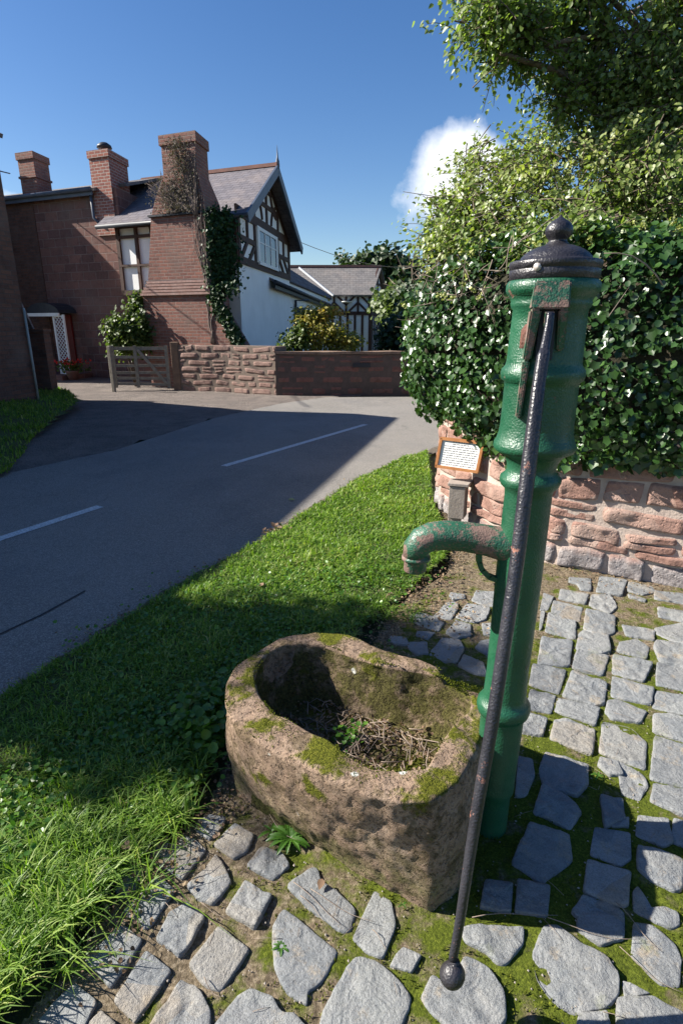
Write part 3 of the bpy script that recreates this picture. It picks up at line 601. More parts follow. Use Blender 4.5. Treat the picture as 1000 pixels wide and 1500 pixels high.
# ---- big chimney with stages and corbels
C0 = Vector((-3.45, 15.95))
def cp(b, a, f=0.): q = C0+KB*b+KA*a+KS*f; return (q.x, q.y)
ch = MB()
def cpr(b0, b1, f, a1, z0, z1): ch.prism([cp(b0, 0, f), cp(b1, 0, f), cp(b1, a1), cp(b0, a1)], z0, z1)
cpr(-.09, 2.12, .10, 1.3, -.1, 2.43)
CB = [2.43+.078*i for i in range(6)]
def frus(lo, hi, z0, z1): ch.add([(*p, z0) for p in lo]+[(*p, z1) for p in hi], [[0, 1, 5, 4], [1, 2, 6, 5], [2, 3, 7, 6], [3, 0, 4, 7], [3, 2, 1, 0], [4, 5, 6, 7]])
frus([cp(0, 0), cp(1.97, 0), cp(1.97, 1.3), cp(0, 1.3)], [cp(0, 0), cp(1.68, 0), cp(1.68, 1.3), cp(0, 1.3)], 2.82, 4.35)
frus([cp(.0, 0), cp(1.66, 0), cp(1.66, 1.3), cp(0, 1.3)], [cp(.02, 0), cp(1.5, 0), cp(1.5, 1.25), cp(.02, 1.25)], 4.41, 4.75)
hi = [cp(.16, .03), cp(1.18, .03), cp(1.18, .87), cp(.16, .87)]
frus([cp(.02, 0), cp(1.5, 0), cp(1.5, 1.25), cp(.02, 1.25)], hi, 4.75, 5.3)
ch.prism(hi, 5.3, 5.95)
g = .045; ch.prism([cp(.16-g, .03-g), cp(1.18+g, .03-g), cp(1.18+g, .87+g), cp(.16-g, .87+g)], 5.95, 6.17)
# raking buttress on the right of the chimney foot
bt = [cp(-.13, -.08), cp(-.13, .5)]
ch.add([(*cp(-.095, 0, .08), 2.42), (*cp(-.095, .6, 0), 2.42), (*cp(-.95, 0, .08), 1.12), (*cp(-.95, .6, 0), 1.12), (*cp(-.095, 0, .08), .9), (*cp(-.095, .6), .9), (*cp(-.95, 0, .08), .9), (*cp(-.95, .6), .9)],
       [[0, 4, 6, 2], [1, 3, 7, 5], [0, 2, 3, 1], [2, 6, 7, 3], [4, 5, 7, 6], [0, 1, 5, 4]])
cho = ch.build('chimney', M['brick'], house)
bm = bmesh.new(); bm.from_mesh(cho.data); bmesh.ops.recalc_face_normals(bm, faces=bm.faces); bm.to_mesh(cho.data); bm.free()
mb = MB(); g = .07; mb.prism([cp(-g, -g), cp(1.68+g, -g), cp(1.68+g, 1.2), cp(-g, 1.2)], 4.355, 4.405); mb.build('chimney_ledge', M['black'], cho)
mb = MB()
for i in range(5): mb.prism([cp(-.11+.022*i, 0, .17-.035*i), cp(2.15-.035*i, 0, .17-.035*i), cp(2.15-.035*i, 1.28), cp(-.11+.022*i, 1.28)], CB[i]+.002, CB[i+1]-.018)
mb.build('corbel', simple('pale_corbel_brick', (.36, .25, .22), (.26, .15, .125), 9, .9, .006, 40), cho)
mb = MB(); mb.prism([cp(-.06, 0, .0), cp(2.06, 0, .0), cp(2.06, 1.27), cp(-.06, 1.27)], 2.432, 2.818); mb.build('corbel_core', M['black'], cho)
# ---- bay below the rear: lean-to and the long rear wing
rear = MB()
e0, e1 = aty(404, 412, 20.6), aty(484, 446, 33.0)   # eave of the lean-to
def P2(v): return (v.x, v.y)
dirr = (e1-e0).normalized(); nr = Vector((dirr.y, -dirr.x, 0)).normalized()
w0 = Vector((e0.x, e0.y, 0))-nr*.18; w1 = Vector((e1.x, e1.y, 0))-nr*.18
rear.prism([P2(w0), P2(w1), P2(w1-nr*3), P2(w0-nr*2.2)], -.2, [e0.z-.05, e1.z-.05, e1.z-.05, e0.z-.05]); rear.build('wall', M['white'], house)
mb = MB(); z0 = e0.z; z1 = e1.z
mb.slab([e0-Vector((0, .25, 0)), e1, e1-nr*.75+Vector((0, 0, .42)), e0-nr*.7+Vector((0, 0, .42))], .06); mb.build('roof', M['slate'], house)
mb = MB(); mb.tube([e0+Vector((.02, -.3, -.05)), e1+Vector((.02, 0, -.05))], .08); mb.bar(e0+Vector((0, -.28, -.14)), e1+Vector((0, 0, -.14)), .03, .2); 
dp = aty(433, 440, 24.2); mb.tube([aty(452, 440, 24.8), dp, Vector((dp.x, dp.y, 0))], .05, 6); mb.build('drainpipe', M['black'], house)
# upper wing wall and roof
u0, u1 = aty(421, 410, 23.4), aty(486, 438, 33.5); r0, r1 = aty(423, 386, 24.6), aty(487, 431, 34)
uw = MB(); base0 = Vector((u0.x-.1, u0.y, 0)); base1 = Vector((u1.x-.1, u1.y, 0)); uw.prism([P2(base0), P2(base1), P2(base1-nr*2.5), P2(base0-nr*2.5)], .0, [u0.z+.05, u1.z+.02, u1.z+.02, u0.z+.05]); uw.build('wall', M['white'], house)
mb = MB(); rr0 = r0-nr*1.6+Vector((0, 0, .35)); rr1 = aty(438, 393, 35.5)
mb.slab([u0, u1, r1-nr*.2, r0-nr*.3], .08); mb.slab([r0-nr*.3, r1-nr*.2, r1-nr*3.0-Vector((0, 0, 1.)), r0-nr*3.0-Vector((0, 0, 1.))], .08)
mb.build('roof', M['slate'], house)
mb = MB(); mb.bar(aty(438, 392, 35.3), aty(488, 433, 34.4), .12, .1); mb.build('verge_board', M['white_paint'], house)
# ground floor window in the lean-to
wa, wb = aty(436, 470, 24.5), aty(447, 470, 26.2)
mb = MB(); 
def onw(s, z): q = w0+dirr*s+nr*.03; return Vector((q.x, q.y, z))
for s in (3.75, 6.0): mb.bar(onw(s, 1.2), onw(s, 2.45), .1, .08, nr)
for z in (1.2, 2.45): mb.bar(onw(3.7, z), onw(6.05, z), .1, .085, nr)
mb.bar(onw(4.87, 1.2), onw(4.87, 2.45), .06, .07, nr)
wf2 = mb.build('window', M['white_paint'], house)
mb = MB(); mb.bar(onw(4.87, 1.22), onw(4.87, 2.43), 2.2, .03, nr); mb.build('pane', M['glass'], wf2)
# ================================================================ stone house with two chimneys
S0 = Vector((-6.66, 19.03))
def sp_(b, a, f=0.): q = S0+KB*b+KA*a+KS*f; return (q.x, q.y)
def S3(b, a, z, f=0.): q = sp_(b, a, f); return Vector((q[0], q[1], z))
sh = empty('stone_house', (S0.x-2, S0.y+.5, 0), 'tall red sandstone and brick house with red door and trellis, left of the timbered gable', 'house')
mb = MB(); mb.prism([sp_(0.05, 0), sp_(9.5, 0), sp_(9.5, 6), sp_(0.05, 6)], -.2, 5.57); mb.build('wall', M['ashlar'], sh)
mb = MB(); mb.prism([sp_(3.46, 0, .03), sp_(9.5, 0, .03), sp_(9.5, .5), sp_(3.46, .5)], -.2, 5.5); mb.build('shaded_brick', M['brick_dark'], sh)  # brick face in a darker tone that paints in the left chimney's shade
mb = MB(); mb.slab([S3(.75, -.22, 5.58), S3(9.7, -.22, 5.58), S3(9.7, 3, 6.5), S3(.75, 3, 6.5)], .08); mb.slab([S3(-.1, 3, 6.5), S3(9.7, 3, 6.5), S3(9.7, 6.2, 5.5), S3(-.1, 6.2, 5.5)], .08)
mb.slab([S3(-.1, .4, 5.76), S3(.77, .4, 5.76), S3(.77, 3, 6.49), S3(-.1, 3, 6.49)], .08); mb.build('roof', M['old_slate'], sh)
mb = MB(); mb.tube([S3(.85, -.28, 5.55), S3(9.5, -.28, 5.55)], .06); mb.bar(S3(.85, -.2, 5.46), S3(9.5, -.2, 5.46), .04, .13); mb.tube([S3(.98, -.12, 5.5), S3(.96, -.12, 4.8), S3(.75, -.1, 4.6)], .045, 6); mb.build('gutter', M['lead'], sh)
for (b0, b1, a0, a1, zt, zb, cowl) in ((.19, .92, -.06, 1.09, 6.58, 4.3, 1), (3.25, 3.92, .08, .86, 6.85, 5.4, 0)):
    mb = MB(); g = .04
    mb.prism([sp_(b0, a0), sp_(b1, a0), sp_(b1, a1), sp_(b0, a1)], zb, zt-.2); mb.prism([sp_(b0-g, a0-g), sp_(b1+g, a0-g), sp_(b1+g, a1+g), sp_(b0-g, a1+g)], zt-.197, zt)
    if not cowl: mb.prism([sp_(b0-g, a0-g), sp_(b1+g, a0-g), sp_(b1+g, a1+g), sp_(b0-g, a1+g)], zt-.72, zt-.66)
    c_ = mb.build('chimney', M['brick_pale'] if cowl else M['brick'], sh)
    if cowl:
        mb = MB(); mb.lathe(S3((b0+b1)/2-.05, a0+.35, zt), [(0, .1), (.1, .1), (.12, .09), (.13, .22), (.2, .2), (.27, .1), (.29, .0)], 16); mb.build('cowl', M['black'], c_)
# projecting gabled end of the same house beyond the left edge of the view (its roof shades the front)
mb = MB(); wx = Vector((-11.9, 19.3)); q = [(-12.0, 18.3), (-17, 18.6), (-17, 22.8), (-12.0, 22.8)]
mb.prism(q, -.2, 5.3); mb.add([(-12.0, 18.3, 5.3), (-12.0, 22.8, 5.3), (-12.0, 20.6, 7.6), (-17, 18.6, 5.3), (-17, 22.8, 5.3), (-17, 20.6, 7.6)], [[0, 1, 2], [5, 4, 3], [0, 2, 5, 3], [1, 4, 5, 2]])
mb.build('wall', M['ashlar'], sh)
# door, canopy and trellis
door = MB(); door.bar(S3(2.86, 0, .15, .05), S3(2.86, 0, 2.0, .05), .74, .06, (KS.x, KS.y, 0)); dr = door.build('door', M['red_door'], sh)
mb = MB(); mb.lathe(S3(3.1, 0, 1.02, .12), [(0, .012), (.03, .03), (.05, .03), (.06, .012)], 8); mb.build('handle', M['black'], dr)
mb = MB(); n = 10; pr = []
for i in range(n+1): a = pi*i/n; pr.append((2.95+.7*cos(a), 2.05+.32*sin(a)))
vs = [S3(b, 0, z, .75) for b, z in pr]+[S3(b, 0, z, .0) for b, z in pr]
mb.add(vs, [[i, i+1, n+2+i, n+1+i] for i in range(n)]+[list(range(n+1)), list(range(n+1, 2*n+2))[::-1], [0, n+1, 2*n+1, n]]); mb.build('porch_canopy', M['black'], sh)
mb = MB(); mb.bar(S3(2.24, 0, 2.0, .76), S3(3.64, 0, 2.0, .76), .06, .1); mb.build('canopy_board', M['white_paint'], sh)
mb = MB(); f = .7; x0, x1 = 2.12, 2.54
for b in (x0, x1): mb.bar(S3(b, 0, .1, f), S3(b, 0, 2.0, f), .06, .05, (KS.x, KS.y, 0))
mb.bar(S3(x0, 0, 1.95, f), S3(x1, 0, 1.95, f), .05, .05); mb.bar(S3(x0, 0, .15, f), S3(x1, 0, .15, f), .05, .05)
for i in range(-4, 16):
    for sgn in (1, -1):
        z0_ = .15+i*.13; z1_ = z0_+(x1-x0)
        if sgn < 0: z0_, z1_ = z1_, z0_
        ts = [t_ for t_ in (0, 1)]
        def clip(z): return max(.15, min(1.95, z))
        ta, tb = 0, 1; dz = z1_-z0_
        for lim in (.15, 1.95):
            tt = (lim-z0_)/dz
            if 0 < tt < 1:
                if (dz > 0) == (lim == .15): ta = max(ta, tt)
                else: tb = min(tb, tt)
        if tb-ta < .05 or min(max(z0_, z1_), 1.95)-max(min(z0_, z1_), .15) < .03: continue
        mb.bar(S3(x0+(x1-x0)*ta, 0, z0_+dz*ta, f+.012*sgn), S3(x0+(x1-x0)*tb, 0, z0_+dz*tb, f+.012*sgn), .02, .008, (KS.x, KS.y, 0))
mb.build('trellis', M['white_paint'], sh)
mb = MB(); mb.prism([sp_(1.9, 0, 1.3), sp_(3.9, 0, 1.3), sp_(3.9, .1), sp_(1.9, .1)], -.05, .14); mb.build('doorstep', M['ashlar'], sh)
# planter of red flowers
pl = empty('flower_pot', S3(1.75, 0, 0, 1.0), 'planter of red flowers beside the trellis at the red door', 'flower pot')
mb = MB(); mb.lathe(S3(1.75, 0, 0, 1.0), [(0, .14), (.25, .2), (.27, .21), (.28, .18)], 16); mb.build('pot', M['terracotta'], pl)
P = np.array(S3(1.75, 0, .42, 1.0))+rng.normal(0, (.22, .1, .1), (260, 3)); leaves('foliage', P, P-np.array(S3(1.75, 0, .3, 1.0)), .07, 'round', M['mid_leaf'], pl)
P = np.array(S3(1.75, 0, .55, 1.0))+rng.normal(0, (.24, .1, .06), (90, 3)); leaves('blossom', P, P-np.array(S3(1.75, 0, .3, 1.0)), .07, 'round', M['red_flower'], pl)
# ================================================================ near brick building on the left (mostly off frame) whose shadow lies over the road
nb = empty('brick_barn', (-6.6, 11.1, 0), 'dark brick building at the left edge standing on the grass bank', 'building')
c1 = Vector((-5.98, 11.3)); c2 = Vector((-8.1, 3.2)); dN = (c2-c1).normalized(); wN = Vector((dN.y, -dN.x)); wN = wN if wN.x < 0 else -wN
c1t = c1-dN*0.0
mb = MB(); c3 = c1+dN*13
mb.prism([tuple(c1), tuple(c3), tuple(c3+wN*6), tuple(c1+wN*6)], -.2, 4.76); mb.build('wall', M['brick_dark'], nb)
mb = MB(); E_ = lambda s, w, z: Vector(((c1+dN*s+wN*w).x, (c1+dN*s+wN*w).y, z))
mb.slab([E_(-.1, -.1, 4.79), E_(13, -.1, 4.79), E_(13, 3, 6.3), E_(-.1, 3, 6.3)], .07); mb.slab([E_(-.1, 3, 6.3), E_(13, 3, 6.3), E_(13, 6.15, 4.9), E_(-.1, 6.15, 4.9)], .07)
mb.build('roof', M['slate'], nb)
mb = MB(); mb.add([E_(0, 0, 4.85), E_(0, 6, 4.85), E_(0, 3, 6.2)], [[0, 1, 2], [2, 1, 0]]); mb.build('gable', M['brick_dark'], nb)
mb = MB(); mb.tube([E_(.02, -.045, .25), E_(.02, -.045, 1.95)], .022, 8); mb.build('drainpipe', simple('pale_pipe', (.30, .33, .33), (.22, .25, .25)), nb)
# lower part, its northward roof slope shaped to cast the road shadow's edge
ax0 = E_(0, .12, 0); ay = Vector((-.0, 1.))
mb = MB(); q0 = Vector((-7.0, 11.32)); q1 = Vector((-6.98, 13.35))
mb.prism([tuple(q0), tuple(q1), (q1.x-3, q1.y-.1), (q0.x-3, q0.y)], -.2, [4.7, 1.55, 1.55, 4.7]); mb.build('annex', M['brick_dark'], nb)
mb = MB(); mb.slab([(q0.x+.06, q0.y, 4.8), (q1.x+.06, q1.y+.1, 1.58), (q1.x-3.1, q1.y, 1.58), (q0.x-3.1, q0.y, 4.8)], .06); mb.build('annex_shadow_roof', M['slate'], nb)
mb = MB(); mb.prism([(-6.98, 13.2), (-6.62, 13.2), (-6.62, 13.5), (-6.98, 13.5)], -.2, 1.5); mb.prism([(-7.0, 13.17), (-6.59, 13.17), (-6.59, 13.53), (-7.0, 13.53)], 1.503, 1.57); mb.build('pier', M['brick_dark'], nb)
# ================================================================ far half timbered cottage
fc = empty('far_cottage', (2, 37, 0), 'distant small timber framed cottage with herringbone framing and grey roof', 'cottage')
YF = 36.
A0 = aty(484, 515, YF); Ae = aty(541, 430, YF); A1 = aty(541, 515, YF-.2)
gA = Vector((.05, 1, 0)); 
xl = aty(455, 480, YF).x; xr = aty(541, 480, YF).x; zEf = aty(541, 431, YF).z; Yb = 41.5; xrb = aty(560, 480, Yb).x; zR = aty(553, 391, 38.7).z
zB = -.3
def FP(t_, z): return Vector((xl+(xr-xl)*t_, YF, z))
mb = MB(); mb.prism([(xl, YF), (xr, YF), (xrb, Yb), (xl, Yb)], zB, zEf)
xm = (xr+xrb)/2; mb.add([(xr, YF, zEf), (xrb, Yb, zEf), (xm, (YF+Yb)/2, zR-.1), (xr-.3, YF, zEf), (xrb-.3, Yb, zEf), (xm-.3, (YF+Yb)/2, zR-.1)], [[0, 1, 2], [5, 4, 3], [0, 2, 5, 3], [1, 4, 5, 2]])
mb.build('wall', M['white'], fc)
Ym = (YF+Yb)/2
mb = MB(); mb.slab([(xl-4, YF-.35, zEf-.05), (xr+.12, YF-.35, zEf-.05), (xm+.25, Ym, zR), (xl-4, Ym, zR)], .1); mb.slab([(xl-4, Ym, zR), (xm+.25, Ym, zR), (xrb+.45, Yb+.35, zEf-.05), (xl-4, Yb+.35, zEf-.05)], .1)
rf2 = mb.build('roof', M['old_slate'], fc)
mb = MB(); mb.bar((xl-4, Ym, zR+.04), (xm+.25, Ym, zR+.04), .25, .14); mb.build('ridge_tiles', M['terracotta'], rf2)
sp = []; zb2 = 1.6+20/873*YF*1.0; zt_ = zEf; L_ = xr-xl
FX = lambda x, z: Vector((xl+x, YF-.03, z))
nn = 5; seg = L_/nn
for i in range(nn+1): sp.append((i*seg, zb2, i*seg, zt_, .2 if i == nn else .13))
for i in range(nn):
    up_ = i % 2 == 0; x0_, x1_ = i*seg, (i+1)*seg; h_ = zt_-zb2
    for k_ in (-.55, -.05, .45):
        za, zb_ = zb2+h_*(k_), zb2+h_*(k_+.62)
        if up_: za, zb_ = zb_, za
        pa = [(x0_, za), (x1_, zb_)]
        (xa, a_), (xb, b_) = pa; sl = (b_-a_)/(xb-xa)
        for lim, cmp_ in ((zb2, 1), (zt_, -1)):
            if (a_-lim)*cmp_ < 0 and (b_-lim)*cmp_ > 0: xa += (lim-a_)/sl; a_ = lim
            elif (b_-lim)*cmp_ < 0 and (a_-lim)*cmp_ > 0: xb += (lim-b_)/sl; b_ = lim
        if (a_-zb2) < -.01 or (b_-zb2) < -.01 or a_ > zt_+.01 or b_ > zt_+.01: continue
        sp.append((xa, a_, xb, b_, .12))
sp += [(0, zb2, L_, zb2, .2), (0, zt_, L_, zt_, .2)]
for i in range(9): sp.append((L_*i/8, zB, L_*i/8, zb2, .14))
beams(FX, sp, Vector((0, -1)), parent=fc, d=.08)
dg = Vector((xrb-xr, Yb-YF, 0)); Lg = dg.length; dg.normalize(); ng = Vector((dg.y, -dg.x))
GX = lambda s, z: Vector((xr+dg.x*s+ng.x*.03, YF+dg.y*s+ng.y*.03, z))
sp = [(0, zb2, Lg, zb2, .2), (0, zt_, Lg, zt_, .18), (.1, zB, .1, zt_, .2), (Lg-.1, zB, Lg-.1, zt_, .2), (0, zt_, Lg/2, zR-.1, .2), (Lg, zt_, Lg/2, zR-.1, .2), (Lg*.3, zb2, Lg*.3, zt_), (Lg*.7, zb2, Lg*.7, zt_), (0, zt_-.05, Lg*.28, zb2), (Lg*.72, zt_-.05, Lg, zb2), (Lg*.25, zt_+.75, Lg*.75, zt_+.75, .12), (Lg*.5, zt_, Lg*.5, zR-.3, .12), (0, 1.5, Lg, 1.5, .12)]
for i in range(1, 8): sp.append((Lg*i/8, zB, Lg*i/8, zb2-.1, .12))
beams(GX, sp, ng, parent=fc, d=.08)
mb = MB(); mb.bar(GX(Lg*.5, zb2+.25), GX(Lg*.5, zt_-.1), 1.5, .06, (ng.x, ng.y, 0)); w_ = mb.build('window', M['grey_wood'], fc)
mb = MB(); mb.bar(GX(Lg*.5, zb2+.32)+ng.to_3d()*.03, GX(Lg*.5, zt_-.17)+ng.to_3d()*.03, 1.3, .03, (ng.x, ng.y, 0)); mb.build('pane', M['glass'], w_)
mb = MB(); mb.lathe(FX(L_*.62, zb2+.55)+Vector((0, -.35, 0)), [(0, .02), (.02, .2), (.05, .3), (.1, .34)], 16, axis=(0, -.4, 1)); 
o_ = mb.build('satellite_dish', M['white_paint'], fc)
# ================================================================ gate and posts
gt = empty('farm_gate', (-5.4, 15.6, 0), 'grey weathered wooden field gate with diagonal brace beside the tall chimney', 'gate')
gp0 = at(170, 571); gp1 = at(252, 571); gd = (gp1-gp0).normalized(); gn = Vector((gd.y, -gd.x, 0)); GLn = (gp1-gp0).length
G3 = lambda s, z, f=0: gp0+gd*s+gn*f+Vector((0, 0, z))
for z in (.14, .3, .46, .64, .84, 1.08):
    mb = MB(); mb.bar(G3(.03, z+.02*sin(z*9)), G3(GLn-.03, z), .03, .085 if z > 1 else .07); mb.build('rail', M['grey_wood'], gt)
for s in (.04, GLn*.42, GLn-.05):
    mb = MB(); mb.bar(G3(s, .06, .033), G3(s, 1.15, .033), .085, .035, tuple(gn)); mb.build('stile', M['grey_wood'], gt)
mb = MB(); mb.bar(G3(GLn*.47, 1.05, .045), G3(GLn-.1, .16, .045), .075, .03, tuple(gn)); mb.build('brace', M['grey_wood'], gt)
def post(px_, v, w, h, lab, mat, dy=0):
    p = at(px_, v); mb = MB(); mb.prism([(p.x-w/2, p.y-w/2+dy), (p.x+w/2, p.y-w/2-.02+dy), (p.x+w/2, p.y+w/2+dy), (p.x-w/2, p.y+w/2+dy)], -.1, h)
    o = mb.build('gate_post', mat, None, bevel=.012); return tag(o, lab, 'post')
post(262, 571, .2, 1.24, 'thick brown square gate post against the rubble wall', M['post_wood'])
post(170, 572, .09, 1.15, 'thin dark leaning post at the left end of the farm gate', M['grey_wood'], -.12)
# overhead cable
mb = MB(); a = Vector((-9.5, 13.0, 6.1)); b = S3(3.9, -.02, 6.2, .3); pts = [a.lerp(b, i/12)-Vector((0, 0, .25*4*(i/12)*(1-i/12))) for i in range(13)]
mb.tube(pts, .018, 5); tag(mb.build('power_cable', M['black']), 'black overhead cable sagging to the left chimney', 'cable')
mb = MB(); a = H3(6.6, -.2, 5.2); b = Vector((6.0, 44, 5.9)); pts = [a.lerp(b, i/12)-Vector((0, 0, .5*4*(i/12)*(1-i/12))) for i in range(13)]
mb.tube(pts, .012, 4); tag(mb.build('telephone_wire', M['grey_wood']), 'thin pale wire from the gable towards the distant trees', 'cable')
# ================================================================ ivy hedge over the near wall
hedge = empty('ivy_hedge', (2.0, 3.9, 0), 'thick glossy ivy hedge growing over the top of the sandstone wall behind the pump', 'hedge')
HC = [HL.pos(s, -.17) for s in np.linspace(1.2, HL.L, 16)]+[RL.pos(s, -.2) for s in np.linspace(.35, RL.L, 16)]
HCL = Line([tuple(p) for p in HC], side=HL.side)
def hedge_pt(s, th, k=1., off=0.):
    c = HCL.pos(s); n = HCL.nrm(s)
    toe = HL.L-1.2; e = math.exp(-((s-toe-.15)/.75)**2)
    rt = .40+.14*e; rb = .68-.08*max(0, min(1, (2.6-s)/1.2)); zc = 1.42-.08*max(0, min(1, (2.6-s)/1.2))
    if s > toe: rb = .70
    cs, sn = cos(th), sin(th); q = 1/((abs(cs)**2.5+abs(sn)**2.5)**(1/2.5))
    nz = .10*fbm((c.x*1.6+cs, c.y*1.6, sn*1.5+s*.7), 4)+.05*mnoise.noise(Vector((s*4.5, th*3, 5)))
    if sn < 0: rb -= .06*math.exp(-((s-toe+.35)/.5)**2)
    d = cs*q*(rt+nz+off)*k; z = zc+sn*q*(rb+nz*1.3+off)*k
    if sn > 0: z += .10*mnoise.noise(Vector((s*1.7, 1, 1)))+.04
    return Vector((c.x+n.x*d, c.y+n.y*d, z)), Vector((n.x*cs, n.y*cs, sn))
mb = MB(); ns, nt = 150, 28; vs = []
for i in range(ns):
    s = .02+(HCL.L-.04)*i/(ns-1)
    for j in range(nt): p, _ = hedge_pt(s, 2*pi*j/nt, .70); vs.append(p)
mb.add(vs, [[i*nt+j, i*nt+(j+1) % nt, (i+1)*nt+(j+1) % nt, (i+1)*nt+j] for i in range(ns-1) for j in range(nt)]+[list(range(nt)), list(range((ns-1)*nt, ns*nt))[::-1]], True)
mb.build('stems', simple('dark_hedge_core', (.02, .022, .012), (.045, .035, .022), 9, .95, .03, 14), hedge)  # solid dark core standing in for the shaded inside of the hedge
P = []; N = []; rv = []
def near_dead(p):   # bare patch of dead wood on the crown of the hedge
    return math.exp(-(((p.x-1.18)/.36)**2+((p.z-1.93)/.20)**2)) if p.y < 5.6 else 0
n_ = 0
while n_ < 44000:
    s = random.random()**.8*HCL.L if random.random() < .25 else random.uniform(.2, min(HCL.L, 6.3)); th = random.uniform(-pi, pi)
    if not (-1.7 < th < 2.4): continue
    p, n = hedge_pt(s, th, 1., random.uniform(-.13, .035))
    if random.random() < near_dead(p)*1.05: continue
    P.append(p); N.append(n*.8+Vector((-.35, -.25, .35))); n_ += 1
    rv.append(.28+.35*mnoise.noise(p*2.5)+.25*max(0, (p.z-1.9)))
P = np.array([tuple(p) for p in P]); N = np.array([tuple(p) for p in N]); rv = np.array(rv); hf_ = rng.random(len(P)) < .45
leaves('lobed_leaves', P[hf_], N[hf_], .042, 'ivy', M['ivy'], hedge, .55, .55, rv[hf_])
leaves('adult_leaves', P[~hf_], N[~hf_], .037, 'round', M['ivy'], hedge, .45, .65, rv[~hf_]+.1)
# hanging ivy fringe over the stones
P = []; N = []
for s in np.arange(.6, HL.L+.3, .035):
    drop = .07+.17*abs(mnoise.noise(Vector((s*3.1, 0, 2))))+.05*random.random()
    for k in range(7):
        s2 = s+random.uniform(-.03, .03)
        if s2 > HL.L: q = RL.pos(s2-HL.L, .05+.05*random.random())
        else: q = HL.pos(s2, .05+.07*random.random())
        nn = HL.nrm(min(s2, HL.L)); 
        if s2 > HL.L-.85: continue
        P.append((q.x, q.y, .90-drop*random.random()*1.2)); N.append((nn.x, nn.y, .2))
leaves('trailing_leaves', P, N, .05, 'ivy', M['ivy'], hedge, .8, .4)
# ivy flower heads in the sunny right part
P = []; N = []
for k in range(150):
    s = random.uniform(.9, HL.L-1.0); p, n = hedge_pt(s, random.uniform(.15, 1.9), 1.05)
    if p.z < 1.75: continue
    for j in range(16): d = Vector((random.gauss(0, 1), random.gauss(0, 1), random.gauss(0, 1))).normalized()*.02; P.append(p+d); N.append(d)
leaves('flower_heads', P, N, .018, 'round', M['bloom'], hedge, 0, .3)
# dead twigs in the bare patch and a long dry stem on the right
mb = MB()
for k in range(150):
    c = Vector((random.gauss(1.16, .25), 0, random.gauss(1.90, .14))); s = min(range(60), key=lambda i: abs(HCL.pos(HCL.L*i/59).x-c.x)+(50 if HCL.pos(HCL.L*i/59).y > 5.3 else 0))
    q = HCL.pos(HCL.L*s/59); n = HCL.nrm(HCL.L*s/59); d = Vector((random.gauss(0, 1), random.gauss(0, .6), random.gauss(0, .7))).normalized(); p = Vector((q.x, q.y, c.z))+Vector((n.x, n.y, 0))*random.uniform(.25, .48)+Vector((random.gauss(0, .1), 0, 0))
    ln_ = random.uniform(.08, .26); cv = Vector((random.gauss(0, .4), random.gauss(0, .3), random.gauss(0, .5)))*ln_*.6
    mb.tube([p+d*ln_*t_+cv*t_*t_ for t_ in (0, .25, .5, .75, 1)], [.0035, .003, .0028, .0022, .001], 4)
mb.build('dead_twigs', M['dead'], hedge, uv=False)
mb = MB(); pts = [aty(u, v, 3.25) for u, v in ((884, 371), (905, 371), (925, 375), (945, 387), (960, 402), (970, 418))]
mb.tube(pts, [.002, .003, .0035, .004, .004, .005], 5); mb.build('dry_stem', M['dead'], hedge, uv=False)
# ================================================================ trees
def foliage(vols, ntw, per, lsz, shape, mat, parent, droop, name='crown', jl=.12, rvf=None, twigs=True, tl=(.25, .6)):
    """leaves strung along arching twigs that fill a set of ellipsoids (centre, radii, weight)"""
    wts = [v[2] for v in vols]; P = []; N = []; TD = []; rv = []; mb = MB()
    for k in range(ntw):
        c, r, _ = random.choices(vols, wts)[0]
        d = Vector((random.gauss(0, 1), random.gauss(0, 1), random.gauss(0, 1))).normalized(); rad = random.random()**.38
        if mnoise.noise(Vector((c[0]+d.x*r[0]*rad, c[1]+d.y*r[1]*rad, c[2]+d.z*r[2]*rad))*2.1) < (-.12 if name == 'crown' else -.3): continue
        p = Vector((c[0]+d.x*r[0]*rad, c[1]+d.y*r[1]*rad, c[2]+d.z*r[2]*rad)); o = Vector((d.x*r[0], d.y*r[1], d.z*r[2])).normalized()
        t_ = (o*.7+Vector((random.gauss(0, .5), random.gauss(0, .5), random.gauss(.1, .4)))).normalized(); ln_ = random.uniform(*tl); q = p-t_*ln_*.5; pts = [q.copy()]
        m = int(per*random.uniform(.6, 1.3)); tone = .5+.4*mnoise.noise(p*1.3)+.1*random.random()
        for i in range(m):
            t_ = (t_+Vector((0, 0, -droop/m))+Vector((random.gauss(0, .04), random.gauss(0, .04), 0))).normalized(); q = q+t_*ln_/m
            off = Vector((random.gauss(0, 1), random.gauss(0, 1), random.gauss(0, 1)))*lsz*jl*6
            P.append(q+off); N.append(Vector((-.4, -.35, .6))+off/lsz*.3); TD.append(t_); rv.append(tone)
            if i % 5 == 4: pts.append(q.copy())
        if twigs and len(pts) > 2: mb.tube(pts, [.004*(1-i/len(pts))+.0012 for i in range(len(pts))], 3, caps=False)
    o = leaves(name, P, N, lsz, shape, mat, parent, .3, .55, np.array(rv), np.array(TD))
    if twigs: mb.build('twigs', M['bark'], o, uv=False)
    return o
